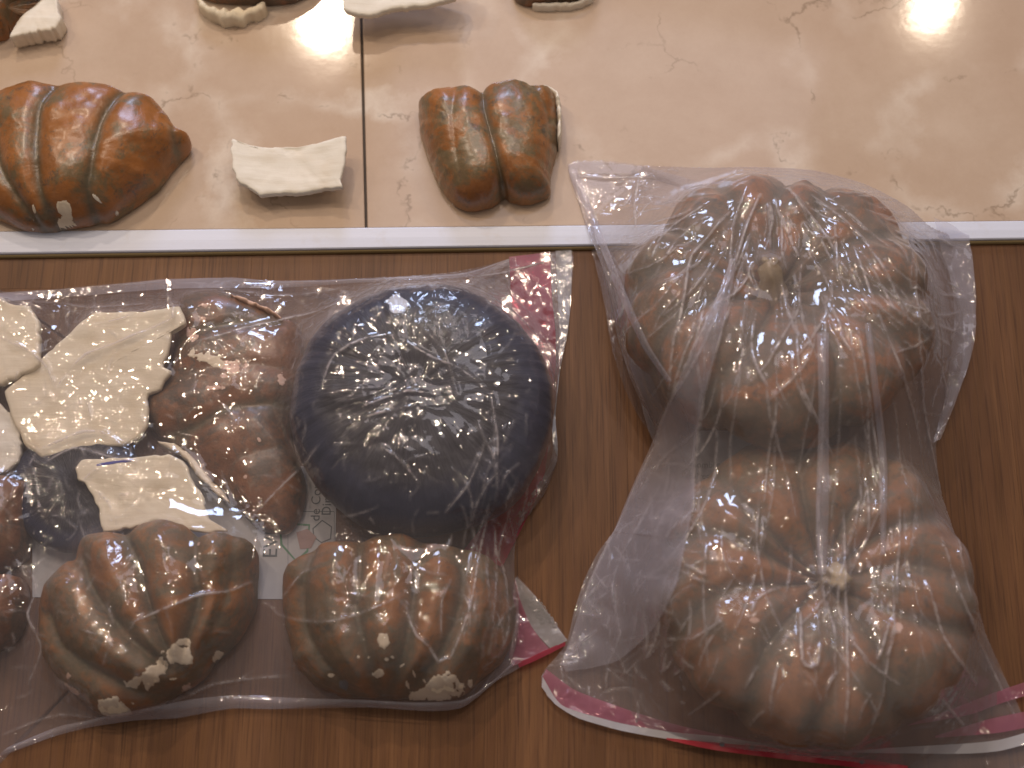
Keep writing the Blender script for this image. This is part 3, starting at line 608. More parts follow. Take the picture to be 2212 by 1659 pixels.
# crumpled small navy wrap lump between the shards
def wrapped(parent, name, c, R, Hh, ctr, seed, pleats=46, ell=(1, 1), mat=M_WRAP):
    m_, n_ = 110, 420; th = np.linspace(0.01, math.pi-0.01, m_)[:, None]; ph = np.linspace(0, 2*math.pi, n_, endpoint=False)[None, :]
    rho = np.sin(th)**0.62
    ru = fbm(np.cos(ph)*pleats/6+9, np.sin(ph)*pleats/6+rho*0.8, 4, seed); facet = fbm(np.cos(ph)*rho*3.2+3, np.sin(ph)*rho*3.2, 3, seed+4)
    k = 1+0.004*ru+0.014*fbm(np.cos(ph)*2, np.sin(ph)*2, 2, seed+2)
    z = Hh*np.sign(np.cos(th))*np.abs(np.cos(th))**0.8; topw = np.clip(np.cos(th), 0, 1)
    z = z*(1-0.06*np.exp(-(rho/0.35)**2))+0.012*Hh*ru*(rho+0.1)*2*(th < 1.7)+0.045*Hh*np.abs(facet)*topw**0.5
    ox, oy = ctr; X_ = R*rho*k*np.cos(ph)*ell[0]+ox*topw**2; Y_ = R*rho*k*np.sin(ph)*ell[1]+oy*topw**2
    V = np.stack([X_, Y_, z+0*ph], -1).reshape(-1, 3); V[:, 2] -= V[:, 2].min(); V += np.array(c)[None]
    F = []
    for i in range(m_-1):
        for k_ in range(n_): F.append((i*n_+k_, (i+1)*n_+k_, (i+1)*n_+(k_+1) % n_, i*n_+(k_+1) % n_))
    F.append(tuple(range(n_))); F.append(tuple((m_-1)*n_+k_ for k_ in range(n_))[::-1])
    A_ = (np.abs((ph/math.pi) % 2-1)+0*th).reshape(-1); Rr = (rho*(th < math.pi/2)+(th >= math.pi/2)*1.0+0*ph).reshape(-1)
    return mk(name, V, F, mat, parent, attrs={'ang': A_, 'rad': Rr, 'groove': A_*0})
c = P(912, 880, 0.055); c[2] = Z1
t = thing('wrapped_bundle', tuple(c), 'large round bundle in crumpled navy stretch film, upper right inside the left bag', 'bundle')
b = wrapped(t, 'wrap', c, 0.123, 0.050, (-0.004, 0.006), 3, ell=(1.0, 0.99)); B1.append(b)
chip(t, 'silver_patch', b, 862, 655, 22, 30, mat_flat('silvery_film', (0.62, 0.66, 0.75), 0.25), rot=20, seed=95, zg=0.08, freq=90)
c = P(165, 1050, 0.02); c[2] = Z1
t = thing('wrapped_bundle', tuple(c), 'smaller crumpled navy film lump partly hidden under the cream shards', 'bundle')
b = wrapped(t, 'wrap', c, 0.062, 0.016, (0, 0), 8, pleats=30, ell=(1.0, 1.0)); B1.append(b)

# ------------------------------------------------------------------ contents of the right bag
c = P(1765, 1266, 0.075); c[2] = Z1
t = thing('whole_squash', tuple(c), 'whole ribbed squash with broken pale stalk, the lower one in the right bag', 'squash')
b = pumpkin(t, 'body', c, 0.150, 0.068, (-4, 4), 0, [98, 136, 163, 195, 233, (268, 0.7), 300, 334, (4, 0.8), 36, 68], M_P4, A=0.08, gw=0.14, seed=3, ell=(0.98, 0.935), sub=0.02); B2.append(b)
stalk(t, b, 1800, 1242, [(0, 0, -0.012, 0.016), (0, 0, 0.002, 0.010), (0.001, -0.003, 0.012, 0.008), (0.002, -0.006, 0.016, 0.009), (0.003, -0.006, 0.0165, 0.004)], 1, mat_cream('pale_stalk', (0.55, 0.45, 0.30), 0.2, 0.5)); B2.append(bpy.data.objects['stalk'])
for i, (x, y, a, c_) in enumerate(((1629, 1340, 9, 5), (1941, 1356, 10, 16))): chip(t, 'bare_patch', b, x, y, a, c_, M_PINK, seed=100+i, zg=0.1, freq=150)
c = P(1672, 660, 0.075); c[2] = Z1
t = thing('whole_squash', tuple(c), 'whole ribbed squash with hooked olive stalk, the upper one in the right bag', 'squash')
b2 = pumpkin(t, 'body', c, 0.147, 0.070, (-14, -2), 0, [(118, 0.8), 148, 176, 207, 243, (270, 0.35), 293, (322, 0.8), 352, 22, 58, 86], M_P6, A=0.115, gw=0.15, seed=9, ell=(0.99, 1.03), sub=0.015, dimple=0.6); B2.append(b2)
stalk(t, b2, 1668, 640, [(0, 0, -0.014, 0.017), (0.0, 0.004, 0.004, 0.011), (-0.002, 0.012, 0.016, 0.008), (-0.005, 0.020, 0.024, 0.009), (-0.006, 0.023, 0.026, 0.004)], 2); B2.append(bpy.data.objects['stalk.001'])

# ------------------------------------------------------------------ bags
def lookup(bag, x, y):
    g = bag; i = (x-g['x0'])/g['s']; j = (y-g['y0'])/g['s']; H = g['Hs']
    i = min(max(i, 0), H.shape[1]-1.001); j = min(max(j, 0), H.shape[0]-1.001); a, b_ = int(i), int(j); fx, fy = i-a, j-b_
    return (H[b_, a]*(1-fx)+H[b_, a+1]*fx)*(1-fy)+(H[b_+1, a]*(1-fx)+H[b_+1, a+1]*fx)*fy
def lookup_many(g, x, y):
    H = g['Hs']; i = np.clip((x-g['x0'])/g['s'], 0, H.shape[1]-1.001); j = np.clip((y-g['y0'])/g['s'], 0, H.shape[0]-1.001)
    a, b_ = i.astype(int), j.astype(int); fx, fy = i-a, j-b_
    return (H[b_, a]*(1-fx)+H[b_, a+1]*fx)*(1-fy)+(H[b_+1, a]*(1-fx)+H[b_+1, a+1]*fx)*fy
def onbag(bag, v, off=0.0):
    """where the traced point meets the film, coming from above"""
    zs = np.linspace(0.2, 0.0, 120); p0 = P(v[0], v[1], 0.0); p1 = P(v[0], v[1], 0.2); t_ = zs/0.2
    x = p0[0]+(p1[0]-p0[0])*t_; y = p0[1]+(p1[1]-p0[1])*t_; d = zs-lookup_many(bag, x, y)-off
    k_ = int(np.argmax(d <= 0)) if (d <= 0).any() else 119
    if k_ > 0 and d[k_] <= 0: f = d[k_-1]/(d[k_-1]-d[k_]+1e-12); z = zs[k_-1]+(zs[k_]-zs[k_-1])*f
    else: z = max(zs[k_], off)
    return P(v[0], v[1], z)
def drape(outline_v, objs, step, sag=0.00001, iters=(260, 180, 120), edgez=0.0012, clear=0.0016):
    o3 = smooth_closed([(p[0], p[1], (p[2] if len(p) > 2 else 0.003)*4000) for p in outline_v], 300)
    ol = np.array([P(p[0], p[1], max(p[2]/4000, 0.002)) for p in o3])
    x0, y0 = ol[:, 0].min()-step*3, ol[:, 1].min()-step*3; nx = int((ol[:, 0].max()-x0)/step)+4; ny = int((ol[:, 1].max()-y0)/step)+4
    bv = bvh_of(objs); X_, Y_ = np.meshgrid(x0+np.arange(nx)*step, y0+np.arange(ny)*step)
    I = inside(X_, Y_, ol); fz = np.vectorize(floor_z)(X_, Y_); fz = np.where(fz > 0, fz+0.0015, 0)
    O = np.zeros_like(X_)
    for j in range(ny):
        for i in range(nx):
            if I[j, i]:
                h = bv.ray_cast(Vector((X_[j, i], Y_[j, i], 1)), Vector((0, 0, -1)), 0.999)
                if h[0] is not None: O[j, i] = h[0].z+clear
    O = np.maximum(O, fz+edgez); H = O.copy()
    dd, tt = polydist(X_, Y_, list(ol)+[ol[0]]); E = np.interp(tt*len(ol), np.arange(len(ol)+1), np.append(ol[:, 2], ol[0, 2])); E = np.maximum(E, fz+edgez)
    H = np.where(I, H, E); eo = E-(fz+edgez)
    for lev, it in zip((8, 4, 2, 1), (400,)+iters):
        Oc = O[::lev, ::lev]
        if lev > 1:      # conservative coarse obstacle
            ph_, pw_ = (-O.shape[0]) % lev, (-O.shape[1]) % lev; Op = np.pad(O, ((0, ph_), (0, pw_)), mode='edge'); Oc = Op.reshape(Op.shape[0]//lev, lev, Op.shape[1]//lev, lev).max((1, 3))
            Ip = np.pad(I, ((0, ph_), (0, pw_))); Ic = Ip.reshape(Oc.shape[0], lev, Oc.shape[1], lev).min((1, 3)); fc = np.pad(E-edgez, ((0, ph_), (0, pw_)), mode='edge')[::lev, ::lev][:Oc.shape[0], :Oc.shape[1]]
        else: Ic, fc = I, E-edgez
        if lev == 8: Hc = Oc.copy()
        else:
            r = np.repeat(np.repeat(Hc, 2, 0), 2, 1); Hn = np.zeros_like(Oc); a, b_ = min(r.shape[0], Hn.shape[0]), min(r.shape[1], Hn.shape[1]); Hn[:a, :b_] = r[:a, :b_]; Hc = Hn
            if lev == 1: pass
        for _ in range(it):
            A_ = Hc.copy(); A_[1:-1, 1:-1] = 0.25*(Hc[:-2, 1:-1]+Hc[2:, 1:-1]+Hc[1:-1, :-2]+Hc[1:-1, 2:])-sag*lev*lev
            Hc = np.where(Ic, np.maximum(A_, Oc), fc+edgez)
    H = Hc; Hs = H.copy()
    for _ in range(14): Hs[1:-1, 1:-1] = (Hs[:-2, 1:-1]+Hs[2:, 1:-1]+Hs[1:-1, :-2]+Hs[1:-1, 2:]+Hs[1:-1, 1:-1])/5
    return {'x0': x0, 'y0': y0, 's': step, 'H': H, 'X': X_, 'Y': Y_, 'I': I, 'ol': ol, 'fz': fz, 'O': O, 'Hs': Hs}
def crease(bag, W, pts, amp, wid, sharp=1.0, smoothn=16):
    wp = [onbag(bag, q) for q in smooth_closed(pts, smoothn, False)]
    X_, Y_ = bag['X'], bag['Y']; xs_ = [p[0] for p in wp]; ys_ = [p[1] for p in wp]; mg = wid*5
    i0 = max(int((min(xs_)-mg-bag['x0'])/bag['s']), 0); i1 = min(int((max(xs_)+mg-bag['x0'])/bag['s'])+1, X_.shape[1]); j0 = max(int((min(ys_)-mg-bag['y0'])/bag['s']), 0); j1 = min(int((max(ys_)+mg-bag['y0'])/bag['s'])+1, X_.shape[0])
    if i1 <= i0 or j1 <= j0: return
    sl = (slice(j0, j1), slice(i0, i1)); d, t_ = polydist(X_[sl], Y_[sl], wp)
    wob = 1+0.5*fbm(X_[sl]*70, Y_[sl]*70, 2, int(pts[0][0]) % 50); end = np.clip(np.sin(np.clip(t_, 0, 1)*math.pi), 0, 1)**0.45
    W[sl] += amp*wob*end*np.exp(-(d/wid)**2.0)
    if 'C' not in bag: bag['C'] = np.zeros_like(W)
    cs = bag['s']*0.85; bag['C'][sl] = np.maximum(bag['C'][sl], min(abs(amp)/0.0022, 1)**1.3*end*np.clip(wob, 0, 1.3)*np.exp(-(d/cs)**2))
def random_creases(bag, W, n, region, amp, wid, lmin, lmax, seed, direction=None, spread=180):
    r = random.Random(seed); x0_, y0_, x1_, y1_ = region
    for _ in range(n):
        x, y = r.uniform(x0_, x1_), r.uniform(y0_, y1_); L = r.uniform(lmin, lmax)
        a = math.radians(r.uniform(0, 360) if direction is None else (direction(x, y)+r.uniform(-spread, spread)))
        k = r.uniform(-0.25, 0.25); pts = []; px_, py_ = x, y
        for s in range(5): pts.append((px_, py_)); px_ += math.cos(a)*L/4; py_ -= math.sin(a)*L/4; a += k+r.uniform(-.25, .25)
        crease(bag, W, pts, amp*r.uniform(0.4, 1.2)*r.choice((1, 1, 1, -0.6)), wid*0.75*r.uniform(0.6, 1.4), 1.0, 8)
def facets(X_, Y_, seed, n, box_, amp):
    """crumple: many short straight folds, each bending the sheet on one side"""
    r = np.random.RandomState(seed); W = np.zeros_like(X_)
    for _ in range(n):
        cx, cy = r.uniform(box_[0], box_[1]), r.uniform(box_[2], box_[3]); a = r.uniform(0, math.pi); L = r.uniform(0.012, 0.045)
        u = (X_-cx)*math.cos(a)+(Y_-cy)*math.sin(a); v = -(X_-cx)*math.sin(a)+(Y_-cy)*math.cos(a)
        W += amp*r.uniform(-1, 1)*np.abs(v)/L*np.exp(-(u/L)**2-(v/L)**2)
    return W
def film_mesh(bag, parent, W, mat, name='film', edge_ripple=0.004):
    X_, Y_, I = bag['X'], bag['Y'], bag['I']
    ol = bag['ol']; d, _ = polydist(X_, Y_, list(ol)+[ol[0]]); fade = np.clip(d/0.012, 0.12, 1); Zf = bag['H']+np.maximum(W*fade, -0.6*(bag['H']-bag['O'])-0.0009)
    Zf = np.maximum(Zf, bag['fz']+0.0008)
    idx = -np.ones(X_.shape, int); s = bag['s']; near = I.copy()
    near[1:, :] |= I[:-1, :]; near[:-1, :] |= I[1:, :]; near[:, 1:] |= I[:, :-1]; near[:, :-1] |= I[:, 1:]
    sel = np.argwhere(near); V = np.empty((len(sel), 3)); idx[near] = np.arange(len(sel))
    V[:, 0] = X_[near]; V[:, 1] = Y_[near]; V[:, 2] = Zf[near]; CR = bag['C'][near]
    # snap the outermost ring to the traced outline
    out = ~I[near]; o2 = V[out]
    a = np.array([q[:2] for q in ol]); b_ = np.roll(a, -1, 0); best = np.full(len(o2), 1e9); bp = o2[:, :2].copy()
    for i in range(len(a)):
        ab = b_[i]-a[i]; t_ = np.clip(((o2[:, :2]-a[i])@ab)/(ab@ab+1e-12), 0, 1); q = a[i]+t_[:, None]*ab; dd = np.linalg.norm(o2[:, :2]-q, axis=1); m_ = dd < best; best = np.where(m_, dd, best); bp[m_] = q[m_]
    V[np.where(out)[0], :2] = bp; near_i = np.argmin(np.linalg.norm(bp[:, None]-a[None], axis=2), 1); V[np.where(out)[0], 2] = np.maximum(ol[near_i, 2], V[np.where(out)[0], 2]*0+np.array([floor_z(*t_) for t_ in bp])+0.0014)
    q = np.stack([idx[:-1, :-1], idx[:-1, 1:], idx[1:, 1:], idx[1:, :-1]], -1).reshape(-1, 4); q = q[(q >= 0).all(1)]
    n_ = len(ol); k0 = len(V); sk = []; nrm = np.roll(ol, -1, 0)[:, :2]-np.roll(ol, 1, 0)[:, :2]; nrm = np.stack([-nrm[:, 1], nrm[:, 0]], 1); nrm /= np.linalg.norm(nrm, axis=1)[:, None]+1e-9
    a2 = np.sum(ol[:, 0]*np.roll(ol[:, 1], -1)-np.roll(ol[:, 0], -1)*ol[:, 1]); nrm *= 1 if a2 > 0 else -1
    for f, ins in ((1.0, 0.0002), (0.55, 0.003), (0.2, 0.008), (0.0, 0.013)):
        for p, m2 in zip(ol, nrm):
            x, y = p[0]+m2[0]*ins, p[1]+m2[1]*ins; fzz = floor_z(x, y)+0.0012; zt = max(p[2], fzz+0.0005); sk.append((x, y, fzz+(zt-fzz)*f))
    V = np.concatenate([V, np.array(sk)]); q = [tuple(t_) for t_ in q]
    for a_ in range(3):
        for i in range(n_):
            if max(ol[i, 2], ol[(i+1) % n_, 2]) > 0.012: q.append((k0+a_*n_+i, k0+a_*n_+(i+1) % n_, k0+(a_+1)*n_+(i+1) % n_, k0+(a_+1)*n_+i))
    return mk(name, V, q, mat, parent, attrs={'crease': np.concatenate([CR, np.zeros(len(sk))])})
def sheet(parent, name, A, B, mat, bag=None, z=0.002, off=0.002, nu=60, nv=10, wav=0.0006, seed=0, arch=0.0):
    """strip between two traced edges; lies at z, or follows a bag's surface"""
    A = smooth_closed(A, nu, False); B = smooth_closed(B, nu, False); V = []; F = []
    for i in range(nu):
        for j in range(nv):
            t_ = j/(nv-1); v = A[i]*(1-t_)+B[i]*t_
            p = onbag(bag, v, off) if bag else P(v[0], v[1], z)
            if not bag: p[2] = max(p[2], floor_z(p[0], p[1])+z)
            V.append((p[0], p[1], p[2]+wav*(1+float(fbm(np.array(p[0]*60), np.array(p[1]*60), 3, seed)))+arch*math.sin(t_*math.pi)))
    for i in range(nu-1):
        for j in range(nv-1): F.append((i*nv+j, i*nv+j+1, (i+1)*nv+j+1, (i+1)*nv+j))
    return mk(name, V, F, mat, parent)
def text(parent, name, s, vx, vy, size, rot, mat, z, mirror=False):
    cu = bpy.data.curves.new('t', 'FONT'); cu.body = s; cu.size = size; cu.extrude = 0.00012; cu.align_x = 'LEFT'
    o = bpy.data.objects.new('t', cu); COL.objects.link(o); bpy.context.view_layer.update()
    me = bpy.data.meshes.new_from_object(o.evaluated_get(bpy.context.evaluated_depsgraph_get())); COL.objects.unlink(o); bpy.data.objects.remove(o)
    me.name = name; me.materials.clear(); me.materials.append(mat); q = bpy.data.objects.new(name, me); COL.objects.link(q); q.parent = parent
    p = P(vx, vy, z); q.location = Vector(p)-Vector(parent['_org']); q.rotation_euler = (0, 0, math.radians(rot))
    if mirror: q.scale = (-1, 1, 1)
    return q
def polyflat(parent, name, pts, z, mat, width=None):
    if width:   # closed line loop
        w_ = [P(x, y, z) for x, y in pts]; n = len(w_); V = []; F = []; c_ = sum(w_)/n
        for p in w_: d = (p-c_); d = d/np.linalg.norm(d)*width; V += [tuple(p-d/2), tuple(p+d/2)]
        for i in range(n): j = (i+1) % n; F.append((2*i, 2*i+1, 2*j+1, 2*j))
        return mk(name, V, F, mat, parent, smooth=False)
    V = [P(x, y, z) for x, y in pts]; return mk(name, V, [tuple(range(len(V)))], mat, parent, smooth=False)

# ---- left bag
OUT1 = [(-70, 640), (0, 632), (90, 626), (170, 619), (270, 610), (360, 601), (430, 602), (500, 599), (560, 604), (620, 606), (740, 602, .03), (850, 598, .045), (960, 590, .04), (1030, 578, .02), (1100, 558), (1170, 547), (1236, 540), (1237, 600), (1230, 680), (1222, 740), (1208, 800, .02), (1200, 870, .035), (1193, 930, .035), (1197, 970, .02), (1206, 992), (1192, 1030), (1176, 1068), (1150, 1105), (1122, 1140), (1112, 1190), (1112, 1245, .02),
        (1120, 1300, .03), (1119, 1370, .03), (1104, 1430, .02), (1060, 1480), (1000, 1528, .008), (930, 1536, .012), (800, 1528, .012), (700, 1524, .008), (600, 1532), (500, 1531), (440, 1540), (380, 1552), (300, 1555), (200, 1570), (120, 1590), (60, 1612), (0, 1634), (-70, 1660)]
bagt = thing('evidence_bag', ground(600, 1100), 'wide clear plastic bag on the left holding cream shards and a navy bundle', 'plastic bag')
BG1 = drape(OUT1, B1, 0.00125)
W = np.zeros_like(BG1['H'])
for pts, a, w_ in [([(354, 617), (366, 645), (379, 674), (372, 692), (347, 702), (270, 735), (191, 766), (160, 790), (142, 812), (120, 844)], 4.0, 3.2),
    ([(0, 727), (53, 752), (85, 775), (106, 801), (120, 844)], 2.2, 2.6), ([(407, 744), (531, 709), (673, 677), (775, 635)], 3.0, 3.0),
    ([(200, 700), (260, 690), (330, 660)], 1.5, 2.2), ([(60, 1014), (81, 975), (130, 955), (180, 935), (227, 936), (276, 971)], 4.0, 3.4), ([(95, 1000), (160, 968), (230, 985), (300, 1000)], 2.5, 3.0),
    ([(275, 1351), (320, 1330), (365, 1312), (430, 1286), (494, 1278), (546, 1256)], 2.6, 2.4), ([(567, 1299), (590, 1315), (610, 1333), (700, 1345), (791, 1321), (880, 1280)], 1.8, 2.6),
    ([(404, 1505), (460, 1480), (537, 1467), (627, 1460)], 2.8, 2.6), ([(0, 1590), (120, 1545), (250, 1552), (404, 1505)], 1.6, 2.4),
    ([(852, 1284), (885, 1322), (889, 1371), (915, 1378), (949, 1434), (968, 1431), (994, 1374), (1017, 1307), (1028, 1247), (1039, 1179), (1058, 1093)], 3.0, 2.3),
    ([(1065, 1367), (1073, 1247), (1069, 1134)], 2.8, 2.3), ([(1039, 1446), (1080, 1412), (1099, 1356), (1092, 1239), (1075, 1200), (1110, 1074)], 3.0, 2.5),
    ([(953, 1380), (955, 1300), (975, 1250)], 2.4, 2.5), ([(610, 1290), (650, 1240), (675, 1230)], 1.6, 2.4), ([(20, 650), (120, 655), (200, 665), (330, 655)], 1.5, 2.4), ([(395, 610), (600, 640), (760, 620)], 1.8, 3.0),
    ([(1000, 600), (1090, 590), (1200, 560)], 2.5, 3.0), ([(60, 1225), (80, 1270), (60, 1330), (90, 1400), (60, 1480)], 2.5, 3.0), ([(540, 1120), (600, 1060), (660, 1000), (690, 960)], 2.2, 2.6),
    ([(690, 850), (720, 770), (790, 730), (850, 722)], 2.8, 2.6), ([(850, 722), (930, 770), (1000, 800), (1060, 850)], 2.0, 2.4), ([(1060, 850), (1075, 950), (1072, 1060)], 2.2, 2.2), ([(905, 700), (960, 760), (990, 860)], 1.6, 2.4),
    ([(780, 880), (830, 860), (880, 845), (930, 850)], 2.6, 2.2), ([(790, 900), (850, 885), (900, 875)], 2.4, 1.8), ([(820, 960), (870, 1000), (905, 1045)], 1.8, 2.2), ([(960, 1110), (1010, 1050), (1040, 980), (1050, 940)], 2.0, 2.2)]:
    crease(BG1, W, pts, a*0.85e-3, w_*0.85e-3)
random_creases(BG1, W, 130, (0, 640, 1180, 1500), 0.0009, 0.0021, 15, 90, 5)
random_creases(BG1, W, 40, (640, 620, 1190, 1150), 0.0010, 0.0019, 15, 70, 6)
random_creases(BG1, W, 40, (1000, 1040, 1120, 1450), 0.0015, 0.0020, 50, 180, 7, lambda x, y: 85, 12)
random_creases(BG1, W, 70, (0, 930, 280, 1400), 0.0012, 0.0020, 12, 60, 8)
random_creases(BG1, W, 45, (0, 640, 330, 980), 0.0010, 0.0019, 12, 60, 28)
g = BG1; W += facets(g['X'], g['Y'], 3, 120, (g['X'].min(), g['X'].max(), g['Y'].min(), g['Y'].max()), 0.0014)
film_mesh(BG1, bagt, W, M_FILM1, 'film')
def under(bag, parent, mat, z=0.0006, name='film_underside'):
    ol = bag['ol']; c_ = ol.mean(0); V = []; F = []; n = len(ol); K = 8
    for k_ in range(1, K+1):
        for p in ol:
            q = c_[:2]+(p[:2]-c_[:2])*(k_/K)*0.9975; V.append((q[0], q[1], floor_z(q[0], q[1])+z))
    V.append((c_[0], c_[1], z)); m_ = len(V)-1
    for k_ in range(K-1):
        for i in range(n): F.append((k_*n+i, k_*n+(i+1) % n, (k_+1)*n+(i+1) % n, (k_+1)*n+i))
    for i in range(n): F.append((m_, (i+1) % n, i))
    return mk(name, V, F, mat, parent)
under(BG1, bagt, M_UNDER)
# printed panel and red seal on the underside
pz = 0.0009
V = [P(70, 985, pz), P(728, 1010, pz), P(722, 1295, pz), P(70, 1290, pz)]
pan = mk('printed_panel', V, [(3, 2, 1, 0)], M_LABEL, bagt, smooth=False)
tz = pz+0.0003
text(pan, 'lettering', 'Dirección', 714, 1114, 0.0125, 90, M_INK, tz); text(pan, 'lettering', 'de Control', 690, 1126, 0.0125, 90, M_INK, tz)
text(pan, 'lettering', 'EVIDENCIA', 598, 1206, 0.0195, 90, M_INK, tz)
polyflat(pan, 'shield_emblem', [(606, 1150), (632, 1132), (668, 1134), (664, 1190), (640, 1212), (608, 1176)], tz, M_GREEN, 0.0022)
polyflat(pan, 'shield_emblem', [(640, 1150), (664, 1142), (684, 1160), (672, 1184), (648, 1186)], tz+0.0002, M_REDINK)
polyflat(pan, 'shield_emblem', [(676, 1142), (696, 1124), (716, 1138), (714, 1164), (694, 1172), (678, 1160)], tz, M_INK, 0.0012)
polyflat(pan, 'frame_line', [(622, 1105), (722, 1105), (722, 1292), (622, 1292)], tz, M_INK, 0.0007)
sheet(bagt, 'seal_strip', [(1100, 556), (1104, 640), (1112, 720), (1118, 800), (1120, 930), (1100, 1060), (1000, 1190)], [(1188, 545), (1192, 640), (1200, 720), (1200, 790), (1188, 930), (1170, 1050), (1085, 1225)], M_RED_FILM, z=0.0012, wav=0.0008)
sheet(bagt, 'seal_strip', [(1200, 543), (1205, 640), (1208, 720), (1205, 800), (1192, 900), (1190, 1000), (1112, 1120)], [(1234, 540), (1234, 640), (1226, 720), (1210, 800), (1200, 900), (1202, 1000), (1118, 1140)], M_GREY_FILM, z=0.0012, wav=0.0008)
# turned-out corner of the mouth, lower right
sheet(bagt, 'corner_flap', [(1112, 1248), (1108, 1300), (1100, 1370), (1080, 1430), (1035, 1492)], [(1118, 1246), (1150, 1280), (1185, 1325), (1210, 1360), (1226, 1384)], M_FOLD, z=0.0035, nv=22, wav=0.0016, seed=3)
fl1 = sheet(bagt, 'corner_flap', [(1112, 1250), (1120, 1290), (1140, 1340), (1160, 1370), (1190, 1402)], [(1116, 1248), (1150, 1282), (1185, 1327), (1209, 1362), (1225, 1384)], M_GREY_FILM, z=0.0062, nv=12, wav=0.0008, seed=4)
sheet(bagt, 'seal_strip', [(1112, 1255), (1106, 1310), (1104, 1370), (1100, 1412), (1106, 1440)], [(1114, 1252), (1122, 1292), (1142, 1342), (1162, 1374), (1188, 1404)], M_PINK_FILM, z=0.0062, nv=12, wav=0.0012, seed=5)
sheet(bagt, 'seal_strip', [(1118, 1432), (1150, 1418), (1188, 1400), (1220, 1386)], [(1122, 1442), (1155, 1428), (1192, 1410), (1222, 1394)], M_RED_FILM, z=0.0070, nv=5, wav=0.0005)
for k_, (x, y) in enumerate(((1130, 1292), (1143, 1290), (1157, 1300))): text(fl1, 'lettering', 'VIOLADO', x, y, 0.0068, -55, M_FAINT, 0.0082)
# double edge of the lower side
sheet(bagt, 'folded_hem', [(20, 1614), (120, 1572), (210, 1552), (330, 1528), (420, 1510), (520, 1502), (640, 1508), (780, 1512), (900, 1518), (1000, 1512), (1060, 1475), (1110, 1430)],
      [(0, 1632), (120, 1590), (200, 1570), (300, 1556), (380, 1552), (500, 1531), (600, 1532), (800, 1528), (930, 1536), (1000, 1528), (1060, 1482), (1112, 1434)], M_FOLD, BG1, off=0.003, nu=90, nv=6, wav=0.001, arch=0.003)
sheet(bagt, 'folded_hem', [(0, 634), (170, 622), (360, 604), (500, 601), (620, 608), (850, 600), (1000, 590), (1100, 560)], [(0, 652), (170, 640), (360, 625), (500, 622), (620, 622), (850, 606), (1000, 600), (1100, 575)], M_FOLD, BG1, off=0.002, nu=80, nv=5, wav=0.0008, arch=0.002)

# ---- right bag
OUT2 = [(1225, 362), (1290, 354), (1400, 358, .012), (1520, 362, .04), (1640, 361, .06), (1760, 368, .06), (1870, 398, .055), (1960, 445, .045), (2010, 490, .03), (2060, 510), (2098, 535), (2104, 610), (2105, 690), (2094, 780), (2072, 840), (2045, 900), (2022, 960), (2032, 1060), (2064, 1160, .045), (2100, 1270, .055), (2130, 1370, .03), (2170, 1460), (2215, 1560), (2225, 1650),
        (2120, 1690), (1960, 1665), (1860, 1648, .012), (1760, 1637, .014), (1660, 1625, .012), (1560, 1614, .008), (1440, 1595), (1330, 1575), (1240, 1548), (1190, 1515), (1170, 1480), (1172, 1452), (1222, 1392), (1240, 1320), (1262, 1252), (1290, 1195), (1330, 1140), (1365, 1060), (1400, 985), (1420, 940, .02), (1390, 870, .05), (1360, 800, .06), (1330, 700, .065), (1312, 610, .055), (1283, 530, .025), (1250, 450)]
bag2 = thing('evidence_bag', ground(1750, 1000), 'milky plastic bag on the right, over two whole squashes, red and white seal below', 'plastic bag')
BG2 = drape(OUT2, B2, 0.00125)
W = np.zeros_like(BG2['H'])
